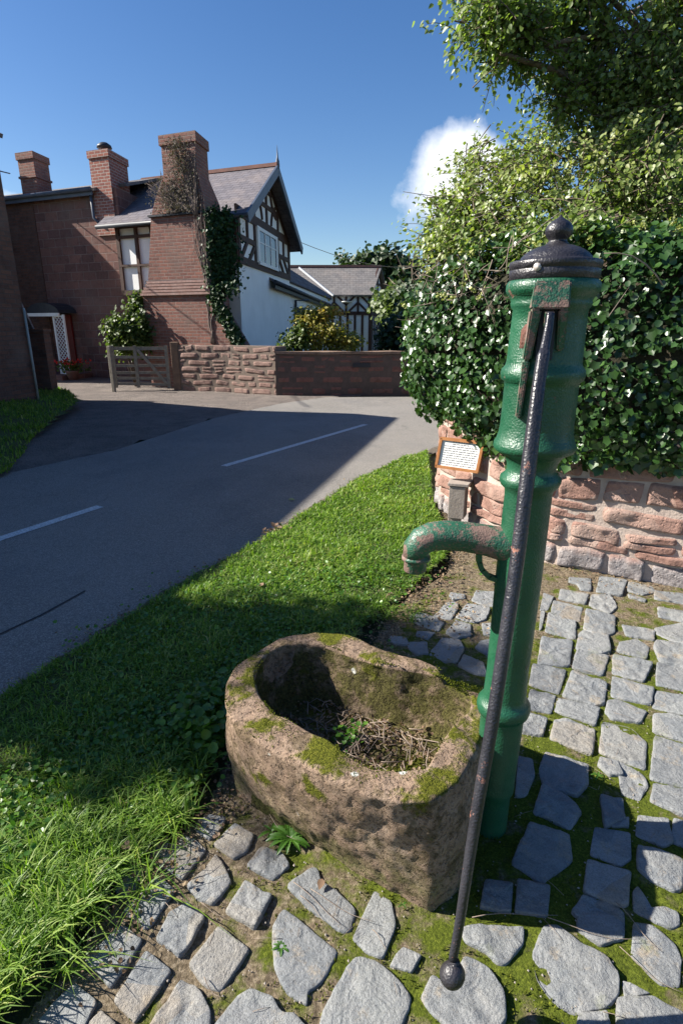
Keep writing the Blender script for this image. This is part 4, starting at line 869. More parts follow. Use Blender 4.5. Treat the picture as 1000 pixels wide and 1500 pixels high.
def trunk(base, top, r0, r1, parent, limbs=(), mat=None):
    mb = MB(); base = Vector(base); top = Vector(top); pts = [base.lerp(top, i/8)+Vector((.06*sin(i*1.7), .06*cos(i*1.3), 0))*(i/8) for i in range(9)]
    mb.tube(pts, [r0+(r1-r0)*i/8 for i in range(9)], 12)
    for e in limbs:
        k = random.uniform(.35, .9); s = base.lerp(top, k); e = Vector(e); mid = s.lerp(e, .5)+Vector((0, 0, .25*(e-s).length*.5))
        pts = [s*(1-t)**2+mid*2*t*(1-t)+e*t*t for t in [i/8 for i in range(9)]]; rr = (r0+(r1-r0)*k)*.5
        mb.tube(pts, [rr*(1-i/9)+.006 for i in range(9)], 7)
    return mb.build('trunk', mat or M['bark'], parent, uv=False)
def vol(u, v, Y, rx, rz, ry, w=None):
    c = aty(u, v, Y); k = Y/873*1.05; r = (rx*k, ry, rz*k); return (tuple(c), r, w if w else r[0]*r[2]*r[1]**.5)
# leafy tree growing up behind the hedge
ta = empty('hedgerow_tree', (2.6, 6.2, 0), 'leafy bright tree rising behind the ivy hedge into the cloud', 'tree')
va = [vol(684, 385, 4.95, 52, 36, .35), vol(672, 350, 5.1, 34, 28, .3, .25), vol(770, 345, 4.6, 120, 66, .45), vol(900, 345, 4.0, 110, 34, .25, .5), vol(845, 275, 5.0, 150, 85, .6), vol(950, 290, 4.6, 120, 90, .5), vol(900, 200, 5.2, 120, 62, .5), vol(985, 190, 4.9, 80, 70, .5), vol(745, 245, 5.4, 62, 45, .5, .25), vol(690, 332, 5.3, 60, 42, .4, .22), vol(1040, 220, 5.6, 130, 150, 1.0), vol(1150, 350, 5.0, 150, 160, 1.)]
foliage(va, 3900, 26, .034, 'ovate', M['birch'], ta, .55)
foliage([vol(690, 232, 5.2, 34, 30, .2, 1), vol(662, 300, 5.2, 30, 26, .2, 1), vol(650, 345, 5.3, 22, 20, .2, 1), vol(716, 192, 5.3, 36, 26, .2, 1)], 95, 17, .036, 'ovate', M['birch'], ta, .4, 'outer_sprays')
trunk((2.7, 6.3, -.1), (2.6, 6.0, 3.2), .13, .05, ta, [v[0] for v in va])
tb = empty('overhanging_tree', (4.6, 6.6, 0), 'tall darker tree whose drooping branches hang in from the top right corner', 'tree')
vb = [vol(720, 8, 4.8, 62, 20, .3, .8), vol(762, 45, 4.8, 40, 30, .25, .5), vol(733, 78, 4.7, 16, 24, .15, .10), vol(780, 70, 4.8, 12, 30, .15, .10), vol(850, 60, 5.2, 50, 85, .22, 1.3), vol(830, 130, 5.0, 22, 34, .15, .25), vol(920, 60, 5.1, 60, 80, .25, 1.3), vol(980, 90, 5.0, 50, 90, .25, 1.4), vol(865, -30, 5.1, 180, 50, .3, 1.8), vol(1040, 10, 5.2, 90, 90, .4, 1.6)]
foliage(vb, 1280, 26, .038, 'ovate', M['birch_dark'], tb, 1.1)
trunk((4.7, 6.8, -.1), (4.2, 6.2, 5.2), .2, .08, tb, [v[0] for v in vb])
# narrow tree beside the brick building, out of view on the left; it shades the verge
tv = empty('roadside_tree', (-7.35, 3.4, 0), 'slim small leaved tree standing by the road in front of the brick building', 'tree')
foliage([((-7.25, 3.35, 4.8), (.7, .36, .75), 1), ((-7.1, 2.7, 4.6), (.3, .3, .5), .3)], 560, 30, .075, 'ovate', M['birch_dark'], tv, .5)
trunk((-7.35, 3.4, -.1), (-7.25, 3.4, 4.9), .08, .03, tv, [(-7.1, 2.7, 4.5)])
# distant trees right of the cottage
def far_tree(name, lab, vols, n, per, lsz, mat, bx, by, group=None):
    e = empty(name, (bx, by, 0), lab, 'tree', group); foliage(vols, n, per, lsz, 'round', mat, e, .3, twigs=False, tl=(lsz*3, lsz*8)); c = vols[0][0]; trunk((bx, by, -.1), (c[0], c[1], c[2]), .3, .1, e, [v[0] for v in vols[1:]]); return e
far_tree('broadleaf_tree', 'tall dark round topped tree standing behind the far cottage gable', [vol(563, 412, 52, 38, 36, 2.), vol(592, 460, 50, 40, 50, 2.), vol(548, 400, 53, 22, 20, 1.5), vol(600, 420, 52, 25, 30, 1.5)], 520, 26, .42, M['dark_leaf'], 4.2, 52)
far_tree('broadleaf_tree', 'mid green bushy tree right of the far cottage against the ivy', [vol(588, 452, 31, 22, 26, 1.2), vol(572, 445, 33, 16, 16, 1.), vol(606, 480, 31, 26, 40, 1.2)], 330, 24, .22, M['mid_leaf'], 3.4, 31)
far_tree('conifer_tree', 'black green shrubby tree low down behind the garden wall beside the cottage', [vol(590, 498, 22, 34, 30, .8), vol(620, 470, 22, 34, 60, .9)], 420, 24, .13, M['dark_leaf'], 2.6, 22)
far_tree('broadleaf_tree', 'slim dark treetop peeping over the far cottage ridge', [vol(510, 388, 58, 14, 9, 1.), vol(530, 390, 56, 20, 14, 1.2)], 80, 18, .3, M['dark_leaf'], .7, 58)
for i, (x, y, s) in enumerate(((12, 50, 4.5), (20, 44, 5), (30, 60, 7), (-9, 60, 5), (-22, 55, 6), (-34, 62, 7), (-16, 75, 6))):
    e = empty('broadleaf_tree', (x, y, 0), ['round tree in the far hedgeline right of the cottage, hidden by the ivy', 'broad tree further right along the far hedgeline', 'largest tree at the far right of the hedgeline', 'tree hidden behind the timbered house roof', 'tree hidden behind the stone house', 'big tree hidden far behind the brick building', 'tree farthest back behind the stone house'][i], 'tree', 'trees of the far hedgeline')
    z = s*.75; foliage([((x, y, z), (s*.6, s*.6, s*.5), 2), ((x+s*.35, y, z*.8), (s*.35, s*.35, s*.35), 1), ((x-s*.35, y, z*.85), (s*.35, s*.35, s*.35), 1)], 160, 24, s*.09, 'round', M['dark_leaf'], e, .3, twigs=False, tl=(.8, 2)); trunk((x, y, -.1), (x, y, z), .3, .1, e)
# ---- shrubs and climbers by the houses
def bush(name, lab, cat, vols, n, per, lsz, mat, base, shape='round', tw=True, jl=.12):
    e = empty(name, base, lab, cat); foliage(vols, n, per, lsz, shape, mat, e, .4, 'foliage', jl=jl, twigs=False, tl=(lsz*3, lsz*8))
    mb = MB(); b = Vector(base)
    for v in vols:
        for k in range(3): q = Vector(v[0])+Vector((random.gauss(0, .2)*v[1][0], 0, random.gauss(0, .3)*v[1][2])); mb.tube([b, b.lerp(q, .5)+Vector((random.gauss(0, .05), 0, .1)), q], [.025, .016, .006], 5)
    mb.build('stems', M['bark'], e, uv=False); return e
bush('shrub', 'bright yellow green shrub growing over the farm gate against the chimney', 'shrub', [vol(200, 477, 16.6, 18, 22, .3), vol(193, 495, 16.6, 24, 18, .3), vol(206, 448, 16.9, 6, 16, .2, .05), vol(178, 488, 16.5, 14, 22, .25, .15)], 420, 22, .085, M['yellow_leaf'] if False else M['mid_leaf'], (-5.9, 16.6, 0))
bush('small_tree', 'yellowing leafy fruit bush hanging over the garden wall before the white lean-to', 'shrub', [vol(468, 492, 15.6, 30, 18, .35), vol(492, 474, 15.6, 18, 14, .3), vol(452, 464, 15.8, 20, 9, .3, .10), vol(482, 458, 15.8, 14, 8, .3, .10), vol(508, 500, 15.6, 16, 12, .3, .08)], 420, 18, .075, M['yellow_leaf'], (-.6, 15.7, 0), 'ovate')
bush('garden_plant', 'low dark leafy plants along the foot of the white lean-to wall', 'plant', [vol(425, 504, 15.3, 18, 10, .2), vol(440, 496, 15.4, 8, 14, .2, .05)], 120, 18, .07, M['mid_leaf'], (-1.25, 15.3, .4))
# ivy and dead creeper on the big chimney (belongs to the house wall it grows on)
cr = empty('ivy_creeper', (-3.55, 15.8, 0), 'green ivy and dead brown creeper climbing the right side of the big chimney', 'climber')
P = []; N = []
def cpp(b, z, f=.05): q = cp(b, 0, f); return Vector((q[0], q[1], z))
for k in range(5200):
    z = random.uniform(1.2, 4.4)
    if z < 2.45: c = -.10-(2.45-z)*.6; w = .12
    else: c = -.42; w = .36
    x = random.gauss(c, w*.55)
    if z > 2.6 and x > .12+.1*random.random(): continue
    q = cpp(x, z+.1*random.gauss(0, 1), random.uniform(-.05, .16)); 
    if z > 2.6: q += Vector((0, .5*max(0, -x), 0))
    P.append(q); N.append(Vector((-.2, -.7, .5)))
leaves('green_leaves', P, N, .075, 'ivy', leafmat('house_ivy_leaf', [(.012, .03, .01), (.02, .05, .014), (.04, .08, .02)], .5, .1, .3), cr, .6, .5)
# core stems of the climber and dry creeper on stack
mb = MB()
def creep(x0, z0, x1, z1, n, sp_x, r=.014):
    for k in range(n):
        a = random.uniform(-1, 1); b_ = random.uniform(-1, 1); pts = []
        zt_ = z0+(z1-z0)*random.uniform(.55, 1.05)
        for i in range(9):
            tt = i/8; z = z0+(zt_-z0)*tt; x = x0+a*.05+(x1-x0+b_*sp_x)*tt+.06*mnoise.noise(Vector((k*3.1, tt*4, 0)))
            if z > 4.6: ff = .04-(min(z, 5.3)-4.6)*.02; x = max(.14, min(1.2, x)) if z > 5.2 else x
            else: ff = .05
            pts.append(cpp(x, z, ff+random.uniform(.0, .06)))
        mb.tube(pts, [r*(1-i/10)*random.uniform(.7, 1.1) for i in range(9)], 5)
creep(-.05, 1.2, .0, 3.4, 10, .1, .03); creep(-.02, 2.5, .15, 4.9, 26, .22, .022); creep(.2, 4.3, .5, 6.1, 70, .42, .013); creep(.4, 4.4, 1.2, 5.4, 70, .45, .011); creep(.8, 4.45, 1.5, 5.2, 30, .2, .009); creep(.1, 4.3, .25, 3.2, 12, .2, .01)
mb.build('dead_stems', M['deadvine'], cr, uv=False)
P = []; N = []
for k in range(2600):
    z = 4.42+1.65*random.random()**1.3; wdt = .7 if z < 5.25 else .34; cx = .8 if z < 5.25 else .62
    x = random.gauss(cx, wdt*.5)
    if x > 1.7 or x < -.05 or (z > 5.3 and x > 1.15): continue
    ff = .05
    P.append(cpp(x, z, ff+random.uniform(0, .1))); N.append(Vector((-.2, -.9, .2)))
leaves('dry_leaves', P, N, .045, 'long', leafmat('dry_creeper_leaf', [(.07, .055, .045), (.15, .12, .10), (.20, .17, .14), (.10, .10, .06)], .8, .1, .2), cr, .3, .8)
# ================================================================ verge grass, left bank and weeds
verge_poly = [(x, y) for x, y in verge_edge[1:12]]+[(1.0, 6.3), (.86, 5.1), (.86, 4.3), (.74, 3.75), (.48, 3.35), (.17, 2.9), (.02, 2.5), (-.22, 2.32), (-.5, 1.9), (-.52, 1.6), (-.67, 1.3), (-.76, 1.05), (-.9, .7), (-1.3, 0), (-1.9, -1.5)]
t = NT('verge_turf'); c = t.ramp(t.noise(14, 6, .7), [(.3, (.045, .07, .012)), (.7, (.10, .12, .03))]); t.col(t.mix(t.ramp(t.noise(5, 5, .6), [(.55, 0.), (.75, .7)]), c, (.08, .055, .035))); t.rough(1.); t.bump(t.noise(60, 5, .7), .02); M['turf'] = t.m
mb_poly = verge_poly
vt = sheet('grass_verge', -3.0, 1.4, -1.5, 8.0, 90, 190, lambda x, y: .022+.018*fbm((x*2, y*2, 0)), M['turf'], .012)
bm = bmesh.new(); bm.from_mesh(vt.data); fcn = np.array([f.calc_center_median()[:2] for f in bm.faces]); ins = inpoly(fcn, verge_poly); bmesh.ops.delete(bm, geom=[f for f, i in zip(list(bm.faces), ins) if not i], context='FACES'); bm.to_mesh(vt.data); bm.free()
def noisev(Q, sc, z=0): return np.array([mnoise.noise(Vector((x*sc, y*sc, z))) for x, y in Q])
def gz(Q): return np.array([.03+.018*fbm((x*2, y*2, 0)) for x, y in Q])
Q = scatter(verge_poly, 150000); dcam = np.hypot(Q[:, 0], Q[:, 1]); keep = rng.random(len(Q)) < np.clip(2.9/dcam, .22, 1)
nzq = noisev(Q, 5, 3); keep &= rng.random(len(Q)) < np.clip(.85+1.1*nzq, .3, 1); keep &= (Q[:, 1] > .6); Q = Q[keep]
nz1 = noisev(Q, 1.7, 8); nz2 = noisev(Q, 7, 1)
near = np.clip((1.9-Q[:, 1])/.9, 0, 1)
H = (.040+.022*nz1+.034*np.clip(nz2, 0, 1)+.045*near*(1+nz1))*rng.uniform(.55, 1.35, len(Q))
H = np.maximum(H, .012); P = np.column_stack([Q, gz(Q)-.006])
far_w = np.clip(np.hypot(Q[:, 0], Q[:, 1])/2.2, 1, 2.6)
rv = np.clip(rng.beta(2.2, 3, len(Q))+.28*nz1, 0, 1)
tag(grass_mesh('verge_grass', P, H, M['grass'], .85, .0024*far_w, rv=rv), 'short green grass covering the roadside verge', 'grass', kind='stuff')
# long tufts at the yard's edge
tp = []; th_ = []
for k in range(95):
    i = random.random(); c = Vector((-1.35, .62)).lerp(Vector((-.60, 1.62)), i)+Vector((random.gauss(0, .13), random.gauss(0, .05)))
    if random.random() < .12: c = Vector((.25, 2.9))+Vector((random.gauss(0, .12), random.gauss(0, .15)))
    for j in range(34): tp.append((c.x+random.gauss(0, .016), c.y+random.gauss(0, .016), .01)); th_.append(random.uniform(.05, .15)*(1.0 if c.y < 2 else .6))
tag(grass_mesh('long_grass', np.array(tp), np.array(th_), M['grass'], 1.1, .0022), 'longer tufts of grass leaning over the edge of the cobbles', 'grass', kind='stuff')
# broad leaved ground cover in the grass
def ground_leaves(name, lab, blobs, n, size, mat, shape='round', zr=(.02, .07)):
    P = []; N = []
    for k in range(n):
        c = random.choice(blobs); P.append((random.gauss(c[0], c[2]), random.gauss(c[1], c[2]), random.uniform(*zr))); N.append((random.gauss(0, .25), random.gauss(0, .25), 1))
    return tag(leaves(name, P, N, size, shape, mat, None, 0, .35), lab, 'weeds', kind='stuff')
ground_leaves('clover', 'clover and small weeds among the verge grass beside the trough', [(-.68, 1.9, .09), (-.60, 1.72, .08), (-.85, 2.0, .14), (-.5, 2.25, .12), (-1.0, 2.6, .2), (-.7, 3.0, .25), (-.3, 2.7, .2), (-1.0, 1.7, .12), (.0, 3.4, .3), (-1.1, 1.35, .15)], 5200, .018, M['weed'], zr=(.035, .075))
ground_leaves('nettle_patch', 'bright green weeds by the left end of the trough', [(-.53, 1.86, .045), (-.60, 1.95, .05), (-.52, 2.05, .05)], 420, .032, M['weed'], zr=(.04, .15))
P = []; N = []
for k in range(1900):
    i = random.randrange(3, len(pave_edge)); c = Vector(pave_edge[i-1]).lerp(Vector(pave_edge[i]), random.random()); P.append((c.x+random.gauss(.04, .06), c.y+random.gauss(0, .06), random.uniform(.012, .03))); N.append((0, 0, 1))
for k in range(2600):
    i = random.randrange(3, 11); c = Vector(verge_edge[i-1]).lerp(Vector(verge_edge[i]), random.random()); w_ = abs(random.gauss(0, .05+.05*abs(mnoise.noise(Vector((c.x*2, c.y*2, 0))))))
    P.append((c.x-w_+.03, c.y+random.gauss(0, .03), random.uniform(.004, .02))); N.append((0, 0, 1))
for k in range(700): P.append((random.gauss(.52, .2), random.gauss(3.1, .3), random.uniform(.012, .03))); N.append((0, 0, 1))
for k in range(900):
    s = random.uniform(2.8, HL.L); q = HL.pos(s, abs(random.gauss(.05, .14))+.03); P.append((q.x, q.y, random.uniform(.01, .02))); N.append((0, 0, 1))
tag(leaves('leaf_litter', P, N, .014, 'ovate', M['litter'], None, 0, .5), 'small dry leaf litter and grit along the edge of the paving', 'leaf litter', kind='stuff')
# grass on the bank to the left
def bz(x, y): return bank_h(x, y)
bank_poly = [(-3.75, 6.2), (-4.5, 8.2), (-5.05, 10.2), (-5.35, 11.7), (-6.2, 13.2), (-6.9, 14.0), (-7.6, 13.4), (-6.2, 11.4), (-8.1, 3.4), (-6.2, 1.0), (-5.4, 3.0)]
bp = [(-3.8, 6.2), (-4.55, 8.2), (-5.0, 10.2), (-5.4, 11.9), (-6.4, 13.5), (-7.0, 14.0), (-12, 14.2), (-14, 3), (-8, -3), (-6.9, -1), (-5.6, 3.2)]
vb_ = sheet('grass_bank', -13, -3.7, -3, 14.3, 80, 110, lambda x, y: bank_h(x, y)+.03*fbm((x, y, 0)), M['turf'], .02)
bm = bmesh.new(); bm.from_mesh(vb_.data); fcn = np.array([f.calc_center_median()[:2] for f in bm.faces]); ins = inpoly(fcn, bp); bmesh.ops.delete(bm, geom=[f for f, i in zip(list(bm.faces), ins) if not i], context='FACES'); bm.to_mesh(vb_.data); bm.free()
Q = scatter(bank_poly, 30000); nz1 = noisev(Q, 2, 5); Q = Q[rng.random(len(Q)) < np.clip(.7+nz1, .1, 1)]
P = np.column_stack([Q, np.array([bank_h(x, y)+.03*fbm((x, y, 0))+.02 for x, y in Q])]); tag(grass_mesh('bank_grass', P, rng.uniform(.03, .10, len(Q)), M['grass'], .6, .006), 'rough grass on the shaded bank beside the brick building', 'grass', kind='stuff')
# ================================================================ stone trough
FS = .46
def tz(pts, z): return [at(300+FS*x, 900+FS*y, z)[:2] for x, y in pts]
zt = .42
outer = tz([(60, 262), (66, 215), (95, 165), (150, 118), (235, 72), (330, 52), (430, 55), (520, 88), (600, 120), (680, 140), (760, 165), (830, 190), (892, 215), (893, 290), (872, 415), (812, 520), (735, 592), (620, 592), (500, 562), (400, 522), (300, 472), (200, 425), (115, 372), (70, 312)], zt)
inner = tz([(158, 205), (168, 160), (195, 125), (250, 100), (320, 92), (385, 98), (450, 122), (540, 150), (620, 168), (700, 178), (780, 200), (850, 235), (850, 262), (815, 292), (770, 370), (735, 430), (705, 485), (600, 492), (530, 486), (450, 440), (380, 392), (300, 350), (215, 308), (170, 250)], zt)
baseo = [at(u, v, 0)[:2] for u, v in ((342, 1120), (352, 1165), (400, 1195), (475, 1240), (530, 1278), (576, 1303), (628, 1334))]
b0_ = [Vector(p) for p in baseo]
bpoly = b0_+[Vector((.37, 1.27)), Vector((.40, 1.42)), Vector((.44, 1.74)), Vector((.22, 1.98)), Vector((-.05, 2.12)), Vector((-.28, 2.03)), Vector((-.40, 1.84))]
cc = Vector((.06, 1.62))
def ray_r(poly, a):
    d = Vector((cos(a), sin(a))); best = None; n = len(poly)
    for i in range(n):
        p = Vector(poly[i])-cc; q = Vector(poly[(i+1) % n])-cc; e = q-p; den = d.x*e.y-d.y*e.x
        if abs(den) < 1e-9: continue
        t_ = (p.x*e.y-p.y*e.x)/den; s_ = (p.x*d.y-p.y*d.x)/den
        if t_ > 0 and -1e-6 <= s_ <= 1+1e-6: best = t_ if best is None else max(best, t_)
    return best or .3
NA = 260
def radial(poly, sm=3):
    r = np.array([ray_r(poly, 2*pi*k/NA) for k in range(NA)])
    for _ in range(sm): r = (np.roll(r, 1)+2*r+np.roll(r, -1))/4
    return r
ro, ri, rb = radial(outer, 1), radial(inner, 2), radial(bpoly, 1)
mt = MB(); vs = []
prof = []   # (kind, t, z)
def P3(r, k, z): a = 2*pi*k/NA; return Vector((cc.x+cos(a)*r, cc.y+sin(a)*r, z))
rings = []
for i in range(27):
    t_ = i/26; z = -.04+(zt-.014+.04)*t_; rings.append([P3(rb[k]+(ro[k]-rb[k])*(t_**.85)+.012*sin(pi*t_), k, z) for k in range(NA)])
for i in range(1, 5):
    a = pi/2*i/4; rings.append([P3(ro[k]-.016*(1-cos(a)), k, zt-.014+.014*sin(a)) for k in range(NA)])
for i in range(1, 10):
    t_ = i/10; rings.append([P3((ro[k]-.016)*(1-t_)+(ri[k]+.014)*t_, k, zt) for k in range(NA)])
for i in range(0, 5):
    a = pi/2*i/4; rings.append([P3(ri[k]+.014*(1-sin(a)), k, zt-.014+.014*cos(a)) for k in range(NA)])
zf = .19
for i in range(1, 18):
    t_ = i/17; rings.append([P3(ri[k]*(1-.16*t_**2.5), k, zt-.014-(zt-.014-zf)*t_) for k in range(NA)])
for s_ in (.7, .5, .3, .12): rings.append([P3(ri[k]*s_*.84/.84, k, zf-.004) for k in range(NA)])
vs = []
for ring in rings:
    for p in ring:
        d = .008*fbm((p.x*7, p.y*7, p.z*7), 5)+.006*fbm((p.x*26, p.y*26, p.z*26), 4)+.009*mnoise.noise(p*3.4)
        pit = max(0, mnoise.noise(Vector((p.x*18, p.y*18, p.z*24)))-.18)*.008 if p.z < zt-.03 else 0
        o = Vector((p.x-cc.x, p.y-cc.y, 0)).normalized(); inn = (p.xy-cc).length < ray_r(inner, math.atan2(p.y-cc.y, p.x-cc.x))+.01 if p.z < zt-.02 else False
        q = p+o*(-1 if inn else 1)*(d-pit)*(.3 if p.z > zt-.015 else 1)
        if p.z > zt-.02: q.z += .010*fbm((p.x*8, p.y*8, 5), 5)-.010*max(0, mnoise.noise(Vector((p.x*5, p.y*5, 9))))
        # worn, lower end by the pump with its chipped step
        wr = max(0, min(1, (p.x-.22)/.2)); q.z -= .028*wr*wr*(p.z/zt) if p.z > .1 else 0
        if p.x > .36 and p.y > 1.47 and p.z > .1: q.z -= .022*min(1, (p.y-1.47)/.02)*(p.z/zt)
        vs.append(q)
nr_ = len(rings); vs.append(Vector((cc.x, cc.y, zf)))
fs = [[r*NA+k, r*NA+(k+1) % NA, (r+1)*NA+(k+1) % NA, (r+1)*NA+k] for r in range(nr_-1) for k in range(NA)]+[[(nr_-1)*NA+k, (nr_-1)*NA+(k+1) % NA, nr_*NA] for k in range(NA)]
mt.add(vs, fs, True)
t = NT('mossy_sandstone'); n = t.noise(7, 7, .65); c = t.ramp(n, [(.3, (.23, .16, .11)), (.55, (.34, .245, .175)), (.75, (.44, .335, .25))])
c = t.mix(t.ramp(t.noise(45, 6, .75), [(.46, 0.), (.70, .5)]), c, (.19, .12, .085))
pit = t.ramp(t.noise(75, 3, .6), [(.36, 1.), (.46, 0.)]); c = t.mix(t.math('MULTIPLY', pit, .35), c, (.07, .045, .032))
geo = t.n('ShaderNodeNewGeometry'); sx = t.n('ShaderNodeSeparateXYZ'); t.l(geo.outputs['Normal'], sx.inputs[0]); po = t.n('ShaderNodeSeparateXYZ'); t.l(t.c.outputs['Object'], po.inputs[0])
dk = t.ramp(t.noise(9, 8, .75), [(.50, 0.), (.58, .7)]); c = t.mix(dk, c, t.ramp(t.noise(90, 4, .7), [(.35, (.055, .042, .018)), (.65, (.13, .10, .05))]))
# inner walls carry a brown-green felt of old moss
inr = t.math('MULTIPLY', t.math('LESS_THAN', po.outputs[2], .405), t.math('LESS_THAN', t.math('ADD', t.math('POWER', t.math('DIVIDE', t.math('SUBTRACT', po.outputs[0], .05), .40), 2.), t.math('POWER', t.math('DIVIDE', t.math('SUBTRACT', po.outputs[1], 1.70), .31), 2.)), 1.))
felt = t.math('MULTIPLY', inr, t.ramp(t.noise(13, 6, .7), [(.36, .15), (.5, .95)])); c = t.mix(felt, c, t.ramp(t.noise(110, 4, .75), [(.35, (.035, .03, .012)), (.6, (.11, .105, .03)), (.75, (.18, .15, .06))]))
up = t.math('MULTIPLY', t.math('SUBTRACT', sx.outputs[2], .35, True), 1.6)
ms = t.noise(5.5, 6, .65); ms = t.math('ADD', ms, t.math('MULTIPLY', up, .06)); ms = t.math('SUBTRACT', ms, .045); rim = t.ramp(po.outputs[2], [(.30, 0.), (.44, .075)]); ms = t.math('ADD', ms, rim)
mk = t.ramp(ms, [(.575, 0.), (.635, 1.)]); mcol = t.ramp(t.noise(130, 4, .7), [(.3, (.05, .06, .008)), (.55, (.14, .15, .015)), (.75, (.26, .24, .04))]); c = t.mix(mk, c, mcol)
low = t.math('MULTIPLY', t.ramp(po.outputs[2], [(.02, .7), (.26, 0.)]), t.ramp(t.noise(8, 5, .7), [(.42, 0.), (.6, 1.)])); c = t.mix(low, c, (.13, .15, .04))
lv = t.vor(9, out='Distance'); lj = t.math('ADD', lv, t.math('MULTIPLY', t.noise(40, 5, .7), .16)); lk = t.math('MULTIPLY', t.ramp(lj, [(.17, 1.), (.2, 0.)]), t.ramp(t.noise(3.3, 3, .5), [(.52, 0.), (.56, 1.)])); c = t.mix(lk, c, (.62, .62, .56))
t.col(c); t.rough(.95); t.b.inputs['Specular IOR Level'].default_value = .15
h = t.math('ADD', t.math('ADD', t.noise(38, 8, .75), t.math('MULTIPLY', pit, -.5)), t.math('MULTIPLY', mk, t.math('MULTIPLY', t.noise(190, 3, .7), .9))); t.bump(h, .014, 1.); M['trough'] = t.m
trough = tag(mt.build('stone_trough', M['trough'], uv=False), 'mossy D shaped sandstone water trough hollowed out, standing below the pump spout', 'trough')
# moss cushions on the rim: short fuzz
P = []; 
for k in range(NA*40):
    kk = random.randrange(NA); a = 2*pi*kk/NA; w = random.random(); r = ro[kk]*w+ri[kk]*(1-w)-.004
    x, y = cc.x+cos(a)*r, cc.y+sin(a)*r
    if mnoise.noise(Vector((x*8, y*8, 4)))+.3*mnoise.noise(Vector((x*30, y*30, 4)))+(.22 if (x < -.2 or (y > 1.7 and x > .25) or (y < 1.45 and x > -.2 and w < .5)) else -.1) < .18 or x > .36 and y < 1.7: continue
    wr = max(0, min(1, (x-.22)/.2)); P.append((x, y, zt-.004-.028*wr*wr+.010*fbm((x*8, y*8, 5), 5)-.010*max(0, mnoise.noise(Vector((x*5, y*5, 9))))))
M['moss'] = leafmat('moss_tuft', [(.04, .05, .006), (.10, .12, .012), (.20, .20, .03)], .9, .2, .1)
tag(grass_mesh('moss', np.array(P), rng.uniform(.004, .009, len(P)), M['moss'], .5, .0016), 'yellow green moss cushions on the trough rim', 'moss', kind='stuff')
# old twigs, dead stems and leaves lying in the trough
mb = MB(); 
for k in range(260):
    a = random.uniform(0, 2*pi); kk = int(a/(2*pi)*NA) % NA; r = ri[kk]*.8*random.random()**.6; c = Vector((cc.x+cos(a)*r, cc.y+sin(a)*r, zf+random.uniform(.0, .035)))
    d = Vector((random.gauss(0, 1), random.gauss(0, 1), random.gauss(0, .12))).normalized(); ln_ = random.uniform(.02, .10); cv = Vector((random.gauss(0, .2), random.gauss(0, .2), random.uniform(0, .15)))*ln_
    pts = [c-d*ln_/2, c+cv, c+d*ln_/2]
    if any((Vector((p.x, p.y))-cc).length > .82*ray_r(inner, math.atan2(p.y-cc.y, p.x-cc.x)) for p in pts): continue
    mb.tube(pts, [random.uniform(.0007, .0022)]*3, 5)
tag(mb.build('dry_twigs', M['dead'], uv=False), 'pale dry twigs and stems lying in the bottom of the trough', 'twigs', kind='stuff')
P = []; N = []
for k in range(900):
    a = random.uniform(0, 2*pi); kk = int(a/(2*pi)*NA) % NA; r = ri[kk]*.84*random.random()**.5; P.append((cc.x+cos(a)*r, cc.y+sin(a)*r, zf+random.uniform(.003, .02))); N.append((0, 0, 1))
tag(leaves('dead_leaves', P, N, .014, 'ovate', M['litter'], None, 0, .6), 'dead leaf crumbs in the bottom of the trough', 'leaf litter', kind='stuff')
P = [(random.gauss(.02, .035), random.gauss(1.66, .03), zf+random.uniform(.02, .05)) for k in range(60)]; tag(leaves('seedling', P, [(0, 0, 1)]*60, .016, 'round', M['weed'], None, 0, .4), 'tiny green seedlings sprouting inside the trough', 'plant')
# ================================================================ pump
PB = at(716, 1208); tp_ = aty(821, 316, PB.y+.0); lean = (tp_.x-PB.x)/tp_.z
pump = empty('water_pump', PB, 'tall green cast iron hand pump with black cap and long lever beside the trough', 'pump')
def pz(v): 
    z = aty(600, v, PB.y).z; return z
def pr_(v, hw):
    z = pz(v); dep = PB.y*cos(PITCH)+(CH-z)*sin(PITCH); return (z, hw*(.928 if v < 900 else .928-.035*min(1, (v-900)/120))/F*dep)
def prof(lst): return sorted([pr_(v, h) for v, h in lst])
PAX = (lean, 0, 1)
def paint(name, c1, c2, rust, amt, rough=.40):
    t = NT(name); c = t.ramp(t.noise(5, 6, .6), [(.3, c1), (.7, c2)])
    rk = t.ramp(t.noise(13, 8, .72), [(amt, 0.), (amt+.045, 1.)]); rc = t.ramp(t.noise(60, 5, .7), [(.3, rust), (.7, tuple(x*1.9 for x in rust))]); c = t.mix(rk, c, rc)
    fine = t.ramp(t.noise(110, 5, .7), [(amt+.05, 0.), (amt+.09, 1.)]); c = t.mix(t.math('MULTIPLY', fine, .8), c, rc)
    gr = t.ramp(t.noise(3, 7, .7), [(.5, 0.), (.8, .5)]); c = t.mix(gr, c, tuple(x*.5 for x in c1))
    t.col(c); t.rough(t.ramp(t.math('ADD', t.noise(30, 4, .6), rk), [(.3, rough-.06), (1., rough+.35)])); t.b.inputs['Specular IOR Level'].default_value = .6
    h = t.math('ADD', t.vor(210, 'SMOOTH_F1'), t.math('MULTIPLY', t.noise(35, 5, .7), .7)); h = t.math('ADD', h, t.math('MULTIPLY', rk, -.5)); t.bump(h, .0016, .8); return t.m
M['green'] = paint('green_pump_paint', (.006, .060, .028), (.013, .100, .046), (.13, .06, .04), .64)
M['green_worn'] = paint('worn_green_paint', (.012, .075, .04), (.03, .12, .07), (.13, .08, .065), .50, .42)
M['capblack'] = paint('black_cap_paint', (.014, .013, .017), (.03, .028, .034), (.06, .03, .025), .68, .36)
